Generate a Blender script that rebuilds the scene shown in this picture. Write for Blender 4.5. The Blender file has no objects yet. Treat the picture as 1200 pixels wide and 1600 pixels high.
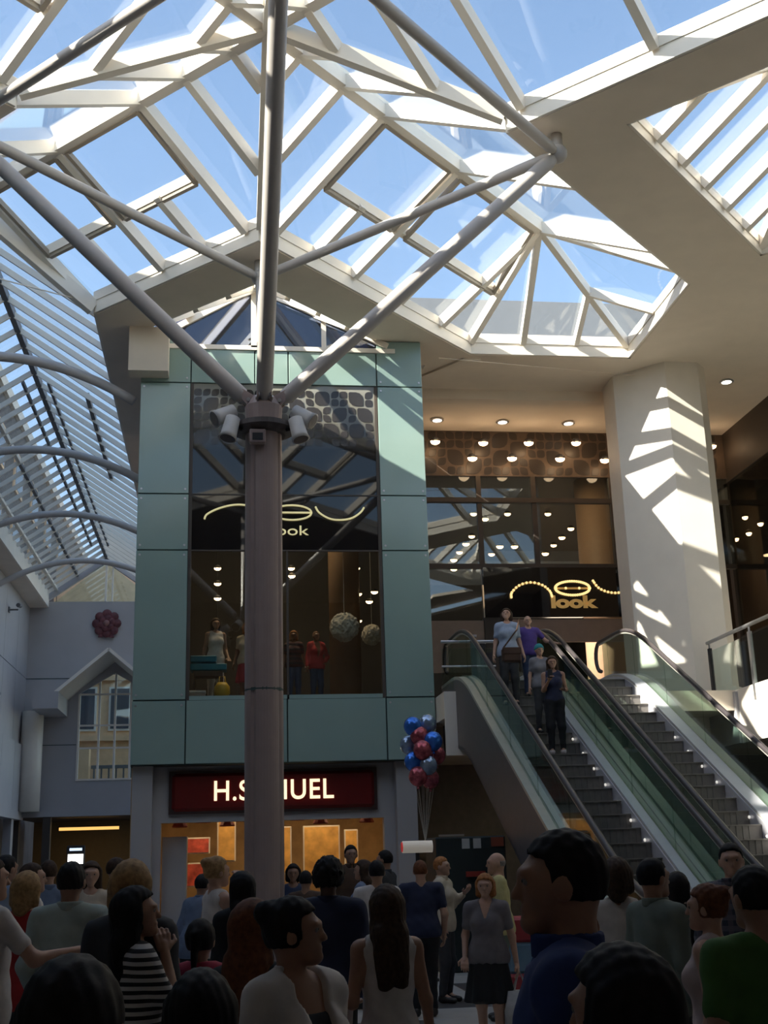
import bpy, bmesh, math, random
import numpy as np
from mathutils import Vector, Matrix

# ------------------------------------------------------------------ camera
SC = bpy.context.scene
COL = SC.collection
F_PX, TH, RO, YA, CAMH = 1872.7, math.radians(15.94), math.radians(1.75), math.radians(7.79), 1.75
fh = Vector((math.sin(YA), math.cos(YA), 0))
R0 = Vector((math.cos(YA), -math.sin(YA), 0))
FW = fh * math.cos(TH) + Vector((0, 0, math.sin(TH)))
U0 = -fh * math.sin(TH) + Vector((0, 0, math.cos(TH)))
RIGHT = R0 * math.cos(RO) - U0 * math.sin(RO)
UP = R0 * math.sin(RO) + U0 * math.cos(RO)
cam_d = bpy.data.cameras.new('camera')
cam = bpy.data.objects.new('camera', cam_d)
COL.objects.link(cam)
cam_d.sensor_fit = 'VERTICAL'
cam_d.sensor_height = 24.0
cam_d.lens = 24.0 * F_PX / 1600.0
cam_d.clip_start = 0.05
cam_d.clip_end = 500
M3 = Matrix((RIGHT, UP, -FW)).transposed()
cam.matrix_world = Matrix.Translation((0, 0, CAMH)) @ M3.to_4x4()
SC.camera = cam

# ------------------------------------------------------------------ sky, sun, exposure
SUNV = Vector((-3.06, -1.0, 2.31)).normalized()
SC.view_settings.view_transform = 'Standard'
SC.view_settings.look = 'None'
SC.view_settings.exposure = 0.25
SC.view_settings.gamma = 1.0
SC.view_settings.use_curve_mapping = False
try:
    SC.cycles.transparent_max_bounces = 32
    SC.cycles.max_bounces = 8
    SC.cycles.diffuse_bounces = 6
except Exception:
    pass
world = bpy.data.worlds.new('world')
SC.world = world
world.use_nodes = True
nt = world.node_tree
bg = nt.nodes['Background']
sky = nt.nodes.new('ShaderNodeTexSky')
sky.sky_type = 'NISHITA'
sky.sun_disc = False
sky.sun_elevation = math.asin(SUNV.z)
sky.sun_rotation = math.atan2(SUNV.x, SUNV.y)
sky.air_density = 1.0
sky.dust_density = 0.9
sky.ozone_density = 0.4
nt.links.new(sky.outputs[0], bg.inputs[0])
bg.inputs[1].default_value = 0.315
sun_d = bpy.data.lights.new('sun', 'SUN')
sun_d.energy = 18.0
sun_d.angle = math.radians(0.53)
sun_d.color = (1.0, 0.92, 0.80)
sun = bpy.data.objects.new('sun', sun_d)
COL.objects.link(sun)
sun.rotation_euler = SUNV.to_track_quat('Z', 'Y').to_euler()
sun.location = (-20, -10, 30)

# ------------------------------------------------------------------ helpers
rng = random.Random(7)
ORD = ['first', 'second', 'third', 'fourth', 'fifth', 'sixth', 'seventh', 'eighth', 'ninth', 'tenth', 'eleventh', 'twelfth', 'thirteenth', 'fourteenth', 'fifteenth', 'sixteenth']

def ray(px, py):
    X, Y = px - 600.0, 800.0 - py
    return FW * F_PX + RIGHT * X + UP * Y
def on_y(px, py, Y):
    d = ray(px, py); return Vector((0, 0, CAMH)) + d * (Y / d.y)
def on_z(px, py, Z):
    d = ray(px, py); return Vector((0, 0, CAMH)) + d * ((Z - CAMH) / d.z)

_m = {}
def mat(name, col, rough=0.6, metal=0.0, emit=0.0, ecol=None, var=0.06, scale=6.0, bump=0.0, spec=0.5, coat=0.0):
    if name in _m: return _m[name]
    m = bpy.data.materials.new(name); m.use_nodes = True
    t = m.node_tree; b = t.nodes['Principled BSDF']
    b.inputs['Roughness'].default_value = rough
    b.inputs['Metallic'].default_value = metal
    b.inputs['Specular IOR Level'].default_value = spec
    b.inputs['Coat Weight'].default_value = coat
    c = (*col, 1)
    if var > 0:
        tc = t.nodes.new('ShaderNodeTexCoord')
        n = t.nodes.new('ShaderNodeTexNoise'); n.inputs['Scale'].default_value = scale; n.inputs['Detail'].default_value = 4
        r = t.nodes.new('ShaderNodeValToRGB')
        r.color_ramp.elements[0].color = tuple(max(0, x * (1 - var)) for x in col) + (1,)
        r.color_ramp.elements[1].color = tuple(min(1, x * (1 + var)) for x in col) + (1,)
        r.color_ramp.elements[0].position = .3; r.color_ramp.elements[1].position = .7
        t.links.new(tc.outputs['Object'], n.inputs['Vector'])
        t.links.new(n.outputs['Fac'], r.inputs['Fac'])
        t.links.new(r.outputs['Color'], b.inputs['Base Color'])
        if bump > 0:
            bp = t.nodes.new('ShaderNodeBump'); bp.inputs['Strength'].default_value = bump
            t.links.new(n.outputs['Fac'], bp.inputs['Height']); t.links.new(bp.outputs['Normal'], b.inputs['Normal'])
    else:
        b.inputs['Base Color'].default_value = c
    if emit > 0:
        b.inputs['Emission Color'].default_value = (*(ecol or col), 1)
        b.inputs['Emission Strength'].default_value = emit
    _m[name] = m
    return m

def glass_mat(name, tint=(.93, .97, .96), refl=0.16, rough=0.02, haze=0.0, hcol=(.7, .75, .78)):
    m = bpy.data.materials.new(name); m.use_nodes = True
    t = m.node_tree
    for n in list(t.nodes): t.nodes.remove(n)
    o = t.nodes.new('ShaderNodeOutputMaterial')
    tr = t.nodes.new('ShaderNodeBsdfTransparent'); tr.inputs[0].default_value = (*tint, 1)
    gl = t.nodes.new('ShaderNodeBsdfGlossy'); gl.inputs['Roughness'].default_value = rough
    # Schlick reflectance of a thin pane, the same from both faces
    lw = t.nodes.new('ShaderNodeLayerWeight'); lw.inputs[0].default_value = .5
    pw = t.nodes.new('ShaderNodeMath'); pw.operation = 'POWER'; pw.inputs[1].default_value = 4.0
    ml = t.nodes.new('ShaderNodeMath'); ml.operation = 'MULTIPLY_ADD'; ml.inputs[1].default_value = .55; ml.inputs[2].default_value = refl * .4
    mx = t.nodes.new('ShaderNodeMixShader')
    t.links.new(lw.outputs['Facing'], pw.inputs[0]); t.links.new(pw.outputs[0], ml.inputs[0]); t.links.new(ml.outputs[0], mx.inputs[0])
    if haze > 0:
        df = t.nodes.new('ShaderNodeBsdfDiffuse'); df.inputs[0].default_value = (*hcol, 1)
        nz = t.nodes.new('ShaderNodeTexNoise'); nz.inputs['Scale'].default_value = 1.3
        m2 = t.nodes.new('ShaderNodeMath'); m2.operation = 'MULTIPLY'; m2.inputs[1].default_value = haze * 2
        t.links.new(nz.outputs['Fac'], m2.inputs[0])
        mh = t.nodes.new('ShaderNodeMixShader')
        t.links.new(m2.outputs[0], mh.inputs[0]); t.links.new(tr.outputs[0], mh.inputs[1]); t.links.new(df.outputs[0], mh.inputs[2])
        t.links.new(mh.outputs[0], mx.inputs[1])
    else:
        t.links.new(tr.outputs[0], mx.inputs[1])
    t.links.new(gl.outputs[0], mx.inputs[2])
    t.links.new(mx.outputs[0], o.inputs[0])
    _m[name] = m
    return m

class MB:
    """collects simple solids and links them as one mesh object"""
    def __init__(s): s.v = []; s.f = []
    def add(s, vs, fs):
        k = len(s.v); s.v += [tuple(v) for v in vs]; s.f += [tuple(i + k for i in f) for f in fs]; return s
    def box(s, x0, x1, y0, y1, z0, z1):
        return s.add([(x0,y0,z0),(x1,y0,z0),(x1,y1,z0),(x0,y1,z0),(x0,y0,z1),(x1,y0,z1),(x1,y1,z1),(x0,y1,z1)],
                     [(0,3,2,1),(4,5,6,7),(0,1,5,4),(1,2,6,5),(2,3,7,6),(3,0,4,7)])
    def bbox(s, x0, x1, y0, y1, z0, z1, b=.01):
        """box with bevelled edges"""
        bm = bmesh.new(); bmesh.ops.create_cube(bm, size=1)
        for v in bm.verts: v.co = Vector(((x0+x1)/2 + v.co.x*(x1-x0), (y0+y1)/2 + v.co.y*(y1-y0), (z0+z1)/2 + v.co.z*(z1-z0)))
        bmesh.ops.bevel(bm, geom=bm.edges[:], offset=b, segments=1, affect='EDGES')
        bm.verts.index_update()
        s.add([v.co for v in bm.verts], [[v.index for v in f.verts] for f in bm.faces]); bm.free(); return s
    def bar(s, p, q, w, h, up=(0, 0, 1), off=0.0):
        """rectangular bar from p to q, width w, depth h hanging below the line by off"""
        p = Vector(p); q = Vector(q); d = (q - p).normalized(); up = Vector(up)
        sd = d.cross(up)
        if sd.length < 1e-4: sd = d.cross(Vector((1, 0, 0)))
        sd.normalize(); u = sd.cross(d).normalized()
        vs = []
        for c in (p, q):
            for a, b in ((-1, -1), (1, -1), (1, 1), (-1, 1)):
                vs.append(c + sd * (a * w / 2) + u * (b * h / 2 + off))
        return s.add(vs, [(0,1,2,3),(7,6,5,4),(0,4,5,1),(1,5,6,2),(2,6,7,3),(3,7,4,0)])
    def tube(s, pts, r, n=12, cap=True):
        pts = [Vector(p) for p in pts]; k = len(pts)
        rr = r if isinstance(r, (list, tuple)) else [r] * k
        vs = []; prev = None
        for i, p in enumerate(pts):
            d = (pts[min(i+1, k-1)] - pts[max(i-1, 0)]).normalized()
            a = prev if prev is not None else (Vector((0, 0, 1)) if abs(d.z) < .9 else Vector((1, 0, 0)))
            sd = (a - d * a.dot(d)).normalized(); prev = sd
            u = d.cross(sd)
            for j in range(n):
                t = 2 * math.pi * j / n
                vs.append(p + sd * (math.cos(t) * rr[i]) + u * (math.sin(t) * rr[i]))
        fs = [(i*n+j, i*n+(j+1) % n, (i+1)*n+(j+1) % n, (i+1)*n+j) for i in range(k-1) for j in range(n)]
        if cap: fs += [tuple(range(n-1, -1, -1)), tuple(range((k-1)*n, k*n))]
        return s.add(vs, fs)
    def prism(s, poly, z0, z1):
        n = len(poly)
        vs = [(x, y, z0) for x, y in poly] + [(x, y, z1) for x, y in poly]
        return s.add(vs, [tuple(range(n-1, -1, -1)), tuple(range(n, 2*n))] + [(i, (i+1) % n, n+(i+1) % n, n+i) for i in range(n)])
    def slab(s, pts, th):
        """planar polygon of 3d points given a thickness along its normal"""
        pts = [Vector(p) for p in pts]; n = len(pts)
        nrm = (pts[1]-pts[0]).cross(pts[2]-pts[0]).normalized()
        vs = [p - nrm*th/2 for p in pts] + [p + nrm*th/2 for p in pts]
        return s.add(vs, [tuple(range(n-1, -1, -1)), tuple(range(n, 2*n))] + [(i, (i+1) % n, n+(i+1) % n, n+i) for i in range(n)])
    def sphere(s, c, r, nu=12, nv=8):
        c = Vector(c); rx, ry, rz = r if isinstance(r, (list, tuple)) else (r, r, r)
        vs = [c + Vector((0, 0, rz))]
        for i in range(1, nv):
            a = math.pi * i / nv
            for j in range(nu):
                b = 2*math.pi*j/nu
                vs.append(c + Vector((rx*math.sin(a)*math.cos(b), ry*math.sin(a)*math.sin(b), rz*math.cos(a))))
        vs.append(c - Vector((0, 0, rz)))
        fs = [(0, 1+j, 1+(j+1) % nu) for j in range(nu)]
        for i in range(nv-2):
            for j in range(nu):
                a = 1+i*nu
                fs.append((a+j, a+nu+j, a+nu+(j+1) % nu, a+(j+1) % nu))
        e = len(vs)-1; a = 1+(nv-2)*nu
        fs += [(e, a+(j+1) % nu, a+j) for j in range(nu)]
        return s.add(vs, fs)
    def lathe(s, prof, c=(0, 0, 0), n=16):
        k = len(prof); c = Vector(c)
        vs = [c + Vector((r*math.cos(2*math.pi*j/n), r*math.sin(2*math.pi*j/n), z)) for r, z in prof for j in range(n)]
        fs = [(i*n+j, i*n+(j+1) % n, (i+1)*n+(j+1) % n, (i+1)*n+j) for i in range(k-1) for j in range(n)]
        fs += [tuple(range(n-1, -1, -1)), tuple(range((k-1)*n, k*n))]
        return s.add(vs, fs)
    def build(s, name, m, parent=None, smooth=False, kind=None):
        me = bpy.data.meshes.new(name); me.from_pydata(s.v, [], s.f); me.update()
        if m: me.materials.append(m)
        if smooth: me.polygons.foreach_set('use_smooth', [True]*len(me.polygons))
        o = bpy.data.objects.new(name, me); COL.objects.link(o)
        if parent is not None:
            o.parent = parent; o.matrix_parent_inverse = parent.matrix_basis.inverted()
        if kind: o['kind'] = kind
        return o

def thing(name, label, cat, loc=(0, 0, 0), rz=0, group=None):
    o = bpy.data.objects.new(name, None); COL.objects.link(o)
    o.location = loc; o.rotation_euler = (0, 0, rz); o.empty_display_size = .2
    o['label'] = label; o['category'] = cat
    if group: o['group'] = group
    return o
def tag(o, label, cat, group=None):
    o['label'] = label; o['category'] = cat
    if group: o['group'] = group
    return o
def struct(name, loc=(0, 0, 0)):
    o = bpy.data.objects.new(name, None); COL.objects.link(o); o.location = loc; o['kind'] = 'structure'; return o
def sub(o, parent):
    o.parent = parent; o.matrix_parent_inverse = parent.matrix_basis.inverted(); return o

# ------------------------------------------------------------------ materials
WHITE = mat('white_paint', (.85, .79, .70), .45, var=.03, scale=2)
SASH = mat('taupe_vent_sash', (.36, .31, .25), .5, var=.05)
TUBEW = mat('off_white_steel', (.55, .51, .48), .38, var=.03)
SOFF = mat('cream_plaster', (.83, .73, .61), .8, var=.04, scale=1.5)
WALLW = mat('pale_wall_panel', (.44, .43, .44), .6, var=.04, scale=1)
GREYST = mat('grey_frame', (.16, .16, .17), .5, var=.05)
DARK = mat('dark_interior', (.035, .030, .027), .7, var=.15, scale=2)
DARKB = mat('dark_brown_panel', (.07, .055, .045), .6, var=.12, scale=2)
BLACKG = mat('black_gloss', (.010, .009, .010), .025, var=0)
TEAL = mat('teal_glass_panel', (.29, .405, .37), .16, var=.03, scale=1.2, spec=.6)
TEALJ = mat('dark_joint', (.05, .08, .075), .7, var=0)  # dark tone of the joints and the backing behind the panels
STEEL = mat('brushed_steel', (.55, .55, .57), .32, metal=.9, var=.05)
RUBBER = mat('black_rubber', (.02, .02, .022), .55, var=.05)
ROOFG = glass_mat('roof_glass', (.955, .975, .97), .10, .02, haze=.025)
CLEARG = glass_mat('clear_glass', (.88, .95, .93), .14, .02)
GREENG = glass_mat('greenish_glass', (.72, .81, .77), .16, .03)
SHOPG = glass_mat('shop_glass', (.80, .84, .83), .20, .01)
DARKG = glass_mat('dark_glass', (.30, .33, .40), .22, .01)
LAMP = mat('warm_lamp', (1, .8, .55), .5, emit=12, ecol=(1, .62, .32), var=0)
LAMPW = mat('white_lamp', (1, .92, .8), .5, emit=3.2, ecol=(1, .93, .78), var=0)
FLOORM = mat('pale_floor_tile', (.52, .50, .47), .35, var=.08, scale=3)
GROUT = mat('floor_grout', (.22, .21, .20), .8, var=.05)

# ================================================================== THE SETTING
# floor: recessed bed, with single tiles where the floor is in view
floor = struct('floor')
MB().box(-20, 20, -4, 62, -.3, -.012).build('floor_bed', GROUT, floor)
tile_m = MB().bbox(-.445, .445, -.445, .445, -.03, 0, .006)
DARKTILE = mat('dark_floor_tile', (.09, .085, .085), .35, var=.08)
for ix in range(-4, 14):
    for iy in range(9, 24):
        if ix > 7 and iy > 14: continue
        mm = DARKTILE if (ix * 5 + iy * 3) % 11 == 0 else FLOORM
        key = 'dark' if mm is DARKTILE else 'pale'
        if 'tile_' + key not in _m:
            o = MB().add(tile_m.v, tile_m.f).build('floor_tile', mm, floor); _m['tile_' + key] = o.data
        else:
            o = bpy.data.objects.new('floor_tile', _m['tile_' + key]); COL.objects.link(o); o.parent = floor
        o.location = (ix * .9, iy * .9, 0)

# ---------------- glass roof over the crossing
CX, CY = .57, 15.66
ZR, ZE = 14.15, 12.75
D = 3.68
RT = 5.75
def A(dx, dy, z): return Vector((CX + dx, CY + dy, z))
P0 = A(0, 0, ZR)
FQ, RQ, NQ, LQ = A(0, D, ZE), A(D, 0, ZE), A(0, -D, ZE), A(-D, 0, ZE)
def lerp(a, b, t): return a + (b - a) * t
def RAF(par, p, q, w=.135, h=.23): return MB().bar(p, q, w, h, off=-h/2).build('rafter', WHITE, par)
def PANE(par, pts, m=None): return MB().slab(pts, .012).build('pane', m or ROOFG, par)

def slope(par, sx, sy, sign, tlist, halves, length, eave_len, full_from_valley=True):
    """one pitched slope of an arm. The ridge runs along (sx, sy) from P0; sign picks the side."""
    # direction of fall in plan (unit steps on the diagonal grid)
    fx, fy = (-sy * sign, sx * sign)
    k = D / 2                         # plan run of the slope in grid units (perpendicular component)
    def ridge(t): return A(sx * t, sy * t, ZR)
    def foot(t):                      # foot of a rafter starting at ridge parameter t
        return A(sx * t + fx * k, sy * t + fy * k, ZE)
    # the valley runs from P0 to the corner at t = k; a rafter with t < k lands on the valley
    def end(t):
        if t >= k: return foot(t)
        f = t / k
        return A(sx * t + fx * k * f, sy * t + fy * k * f, ZR + (ZE - ZR) * f)
    for t in tlist:
        RAF(par, ridge(t), end(t))
    for t in halves:
        RAF(par, lerp(ridge(t), foot(t), .56), foot(t))
    return ridge, foot, end

TL = [.55, 1.3, 2.05, 3.6, 5.15]
HV = [2.82, 4.37]

def arm(name, sx, sy, tl_a, hv_a, tl_b, hv_b, t_end, cut=None, valleys=False):
    """pitched glass roof of one arm: ridge, both slopes, purlins at the vents, panes"""
    par = struct(name)
    MB().bar(P0, A(sx * t_end, sy * t_end, ZR), .20, .30, off=-.13).build('ridge_beam', WHITE, par)
    for sign, tl, hv in ((1, tl_a, hv_a), (-1, tl_b, hv_b)):
        te = t_end if cut is None else cut[sign]
        ridge, foot, end = slope(par, sx, sy, sign, [t for t in tl if t < t_end + .5], hv, t_end, t_end)
        k = D / 2
        if valleys: MB().bar(P0, end(k), .15, .26, off=-.13).build('valley_beam', WHITE, par)
        # eave beam
        MB().bar(foot(k), foot(te), .14, .20, off=-.05).build('eave_beam', WHITE, par)
        # panes between rafters
        ts = [0] + [t for t in tl if t < t_end] + [t_end]
        for a, b in zip(ts[:-1], ts[1:]):
            ends = [end(a), end(b)]
            if b == t_end: ends[1] = foot(te)
            pl = [ridge(a)] + ([ends[0]] if a > 0 else []) + ([end(k)] if a < k < b else []) + [ends[1], ridge(b)]
            hb = [h for h in hv if a < h < b]
            if hb and a >= k:
                f = .56
                m0, m1 = lerp(ridge(a), ends[0], f), lerp(ridge(b), ends[1], f)
                MB().bar(m0, m1, .13, .20, off=-.08).build('purlin', WHITE, par)
                # open vent sash in the upper part, hinged a little out of the plane
                dn = Vector((0, 0, -.20)); c0, c1 = lerp(ridge(a), m0, .06), lerp(ridge(b), m1, .06)
                i0, i1 = lerp(m0, m1, .07), lerp(m0, m1, .93); j0, j1 = lerp(c0, c1, .07), lerp(c0, c1, .93)
                for va, vb in ((i0, i1), (j0, j1), (i0, j0), (i1, j1)):
                    MB().bar(va + dn, vb + dn, .08, .10).build('vent_sash', SASH, par)
                PANE(par, [ridge(a), m0, m1, ridge(b)])
                h = hb[0]; mh = lerp(ridge(h), foot(h), f)
                PANE(par, [m0, ends[0], foot(h), mh]); PANE(par, [mh, foot(h), ends[1], m1])
            else:
                PANE(par, pl)
    return par

# right-far arm, ends in a pointed glass hip
E1, E2, MH = FQ + Vector((4.75, 4.75, 0)), RQ + Vector((4.75, 4.75, 0)), Vector((9.0, 24.09, ZE))
H1 = A(RT, RT, ZR)
TLR = [.55, 1.3, 2.05, 3.65, 5.75]
arm_rf = arm('ceiling', 1, 1, TLR, [2.85, 4.7], TLR, [], RT, {1: 4.75 + D/2, -1: 4.75 + D/2}, True)
hip_pts = [E1, lerp(E1, MH, .33), lerp(E1, MH, .66), MH, lerp(MH, E2, .5), E2]
node = lerp(H1, MH, .52)
for i, q in enumerate(hip_pts):
    if i == 2: RAF(arm_rf, lerp(H1, MH, .52), q, .11, .2)
    elif i == 4: RAF(arm_rf, lerp(H1, MH, .52), q, .11, .2)
    else: RAF(arm_rf, H1, q, .13, .22)
for a, b in zip(hip_pts[:-1], hip_pts[1:]):
    PANE(arm_rf, [H1, a, b])
    MB().bar(a, b, .14, .2, off=-.05).build('eave_beam', WHITE, arm_rf)
# left-far arm, mitred into the left arcade
arm_lf = arm('ceiling', -1, 1, TL, [], TL, HV, 5.5, {1: 4.19 + D/2, -1: 3.2 + D/2})
# near arms
arm_rn = arm('ceiling', 1, -1, TL + [6.6, 8.1], [], TL + [6.6, 8.1], [2.82], 8.5, {1: 8.5, -1: 8.5})
arm_ln = arm('ceiling', -1, -1, TL + [6.6, 8.1], [], TL + [6.6, 8.1], [2.82], 8.5, {1: 8.5, -1: 8.5}, True)

# ---------------- soffits and fascias round the openings
ZS = 12.33
soffits = struct('ceiling')
def soff(poly, z0=ZS, z1=None, m=SOFF, name='soffit'):
    return MB().prism(poly, z0, z1 or z0 + .12).build(name, m, soffits)
def xy(v): return (v[0], v[1])
def fascia(pts, z0=ZS, z1=ZE, th=.10, m=WHITE):
    for a, b in zip(pts[:-1], pts[1:]):
        a = Vector(a); b = Vector(b)
        MB().bar((a.x, a.y, (z0+.012+z1)/2), (b.x, b.y, (z0+.012+z1)/2), th, z1 - z0 - .012).build('fascia', m, soffits)
FIN = Vector((.59, 20.9, ZS))
LE = Vector((-2.62, 22.53, ZE))
# beside the box: left band, right band
soff([xy(FQ), xy(FIN), (-1.77, 23.26), (-1.77, 50), (-2.62, 50), xy(LE)])
soff([xy(FQ), xy(E1), xy(MH), (9.0, 29.6), (4.13, 29.6), (4.13, 24.44), xy(FIN)])
soff([xy(RQ), (6.0, 15.3), (9.9, 19.2), (13.2, 15.9), (13.2, 29.6), (9.0, 29.6), xy(MH), xy(E2)])
soff([xy(RQ), (11.25, 8.66), (13.2, 8.66), (13.2, 14.7), (9.9, 11.4), (6.0, 15.3)])
soff([xy(NQ), (-6.43, 4.98), (-6.43, -4.2), (12, -4.2), (12, 7.9), (9.07, 3.48)])
soff([(-6.43, 4.98), (-10.11, 8.66), (-12.2, 6), (-12.2, -4.2), (-6.43, -4.2)])
soff([xy(LQ), (-7.3, 19.85), (-12.2, 19.85), (-12.2, 6), (-10.11, 8.66)])
soff([(9.07, 3.48), (12, 7.9), (13.2, 8.66), (11.25, 8.66), (9.07, 6.8)], ZS + .3)
fascia([FQ, E1, MH, E2, RQ]); fascia([RQ, (11.25, 8.66, 0)]); fascia([FQ, LE]); fascia([NQ, (9.07, 3.48, 0)])
fascia([LQ, (-7.3, 19.85, 0)]); fascia([LQ, (-10.11, 8.66, 0)]); fascia([NQ, (-6.43, 4.98, 0)])
fascia([LE, (-2.62, 50, 0)], ZS, 12.62, .1); fascia([(-7.3, 19.85, 0), (-7.3, 50, 0)], 11.95, 12.62, .1)
soff([(-7.3, 19.85), (-7.3, 50), (-8.0, 50), (-8.0, 19.85)], 11.95)
# inner upstands of the two pyramid openings
fascia([(6.0, 15.3, 0), (9.9, 19.2, 0), (13.2, 15.9, 0)], ZS, 12.62); fascia([(6.0, 15.3, 0), (9.9, 11.4, 0), (13.2, 14.7, 0)], ZS, 12.62)
fascia([FIN, (-1.77, 23.26, 0)], ZS, 12.62); fascia([FIN, (3.2, 23.5, 0)], ZS, 12.62)
# solid roof over the rest of the far right
MB().box(4.13, 13.3, 24.2, 30.5, 12.75, 12.9).build('roof_deck', SOFF, soffits)
MB().box(4.13, 9.0, 26.1, 26.45, 12.08, ZS).build('downstand_beam', SOFF, soffits)
MB().bar((4.6, 24.0, 12.2), (9.4, 24.75, 12.2), .01, .01).build('soffit_joint', SOFF, soffits)
MB().box(-2.0, -1.2, 23.05, 23.45, 11.36, ZS).build('bulkhead', SOFF, soffits)
MB().prism([(5.2, 24.25), (5.6, 24.25), (4.6, 25.6), (4.2, 25.6)], ZS - .05, ZS).build('soffit_rib', SOFF, soffits)

# ---------------- pyramid skylights
def pyramid(name, cx, cy, a, z0, rise, clip=None):
    par = struct(name)
    ap = Vector((cx, cy, z0 + rise))
    cs = [Vector((cx, cy - a, z0)), Vector((cx + a, cy, z0)), Vector((cx, cy + a, z0)), Vector((cx - a, cy, z0))]
    n = 3
    for i in range(4):
        c0, c1 = cs[i], cs[(i+1) % 4]
        if clip and clip(c0): pass
        else: MB().bar(c0, ap, .14, .22, off=-.11).build('hip_beam', WHITE, par)
        mid = (c0 + c1) / 2
        feet = [lerp(c0, c1, k / (2*n)) for k in range(2*n + 1)]
        tops = []
        for k, f in enumerate(feet):
            s = 1 - abs(k - n) / n
            tops.append(lerp(c0 if k <= n else c1, ap, 1 - abs(k - n)/n) if k not in (0, 2*n) else f)
        # rafters perpendicular to the eave, ending on the hips
        for k in range(1, 2*n):
            if clip and clip(feet[k]): continue
            RAF(par, tops[k], feet[k], .14, .22)
        for k in range(2*n):
            if clip and (clip(feet[k]) or clip(feet[k+1])): continue
            pts = [feet[k], feet[k+1]] + ([tops[k+1]] if k+1 < 2*n else []) + ([tops[k]] if k > 0 else [])
            PANE(par, pts)
        if not clip: MB().bar(c0, c1, .14, .2).build('eave_beam', WHITE, par)
    return par
pyramid('ceiling', 9.9, 15.3, 3.9, 12.62, 1.75)
pyramid('ceiling', .59, 24.8, 3.9, 12.5, 1.72, clip=lambda v: v.x < -1.95 or v.y > 28.4)

# ---------------- left arcade roof
arc = struct('ceiling')
XE0, XE1, XM, ZE2 = -7.3, -2.62, -4.96, 12.55
def mitre(x): return 22.53 + (x - XE1) * (22.53 - 19.85) / (XE1 - XE0)
MB().bar((XM, mitre(XM), ZR), (XM, 50, ZR), .13, .2, off=-.08).build('ridge_beam', GREYST, arc)
MB().bar((XE1, mitre(XE1), ZE2), (XE0, mitre(XE0), ZE2), .02, .02).build('mitre_line', WHITE, arc)
for xe in (XE0, XE1):
    MB().bar((xe, mitre(xe), ZE2), (XM, mitre(XM), ZR), .16, .3, off=-.12).build('mitre_beam', WHITE, arc)
    ys = [22.9 + .86 * i for i in range(32)]
    prev = None
    for i, y in enumerate(ys):
        RAF(arc, (XM, y, ZR), (xe, y, ZE2), .06, .13)
        a = (mitre(XM), mitre(xe)) if prev is None else (prev, prev)
        PANE(arc, [(XM, a[0], ZR), (xe, a[1], ZE2), (xe, y, ZE2), (XM, y, ZR)])
        prev = y
    f = .62 if xe == XE1 else .5
    for j, (y0, y1) in enumerate(((25.5, 35.0), (35.0, 50.0)) if xe == XE0 else ((29.0, 36.0),)):
        x = XM + (xe - XM) * f; z = ZR + (ZE2 - ZR) * f
        MB().bar((x, y0, z + .02), (x, y1, z + .02), .10, .14, off=-.05).build('purlin', GREYST if not (xe == XE0 and j == 0) else WHITE, arc)
    x = XM + (xe - XM) * .14; z = ZR + (ZE2 - ZR) * .14
    MB().bar((x, 30, z), (x, 47, z), .07, .10, off=-.07).build('purlin', GREYST, arc)
MB().bar((XE0 + .35, 24, ZE2 + .15), (XE0 + .35, 50, ZE2 + .15), .12, .1).build('gutter_rail', WHITE, arc)

# arched tubes across the arcade, one thing each
for i, y in enumerate((24.0, 30.0, 36.0, 42.0)):
    pts = []
    for k in range(25):
        s = -1 + 2 * k / 24
        pts.append((-4.96 + 3.02 * s, y, 11.05 + .95 * (1 - s * s)))
    o = MB().tube(pts, .105, 12).build('arched_tie', TUBEW, None, True)
    tag(o, ['off-white arched tube across the left arcade, the nearest one', 'off-white arched tube across the left arcade, second nearest',
            'off-white arched tube across the left arcade, second from the far gable', 'off-white arched tube across the left arcade, closest to the far gable'][i], 'arch', 'arched tubes across the left arcade')

# ---------------- left wall and far gable wall of the arcade
wl = struct('wall_left')
for j, (z0, z1) in enumerate(((3.75, 6.3), (6.33, 9.0), (9.03, 11.95))):
    for i in range(11):
        y0 = 20 + i * 2.75
        MB().box(-8.12, -8.0 + (.12 if j == 0 else 0), y0 + .012, y0 + 2.738, z0, z1).build('wall_panel', WALLW, wl)
MB().box(-8.3, -8.13, 8, 50.3, 3.7, 13.5).build('wall_core', TEALJ, wl)
MB().box(-8.3, -7.85, 20, 50, 3.45, 3.75).build('lintel', WALLW, wl)
MB().box(-11, -10.8, 8, 50, 0, 3.5).build('shop_back', DARKB, wl)
for i in range(6):
    MB().box(-8.25, -7.95, 20 + i * 5.6, 20.5 + i * 5.6, 0, 3.45).build('pier', WALLW, wl)
wg = struct('wall_back')
YG = 50.0
gx0, gx1 = -8.3, -1.2
for (x0, x1, z0, z1) in ((gx0, -5.9, 3.6, 12.2), (-5.9, -1.2, 9.2, 12.2)):
    MB().box(x0, x1, YG, YG + .3, z0, z1).build('wall_face', WALLW, wg)
MB().box(-5.9, -1.2, YG, YG + .3, 3.6, 4.92).build('wall_face', WALLW, wg)
MB().box(-3.0, -1.2, YG, YG + .3, 4.92, 9.2).build('wall_face', WALLW, wg)
for z in (6.33, 9.0): MB().box(gx0, -5.92, YG - .012, YG, z, z + .03).build('panel_joint', TEALJ, wg)
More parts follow.
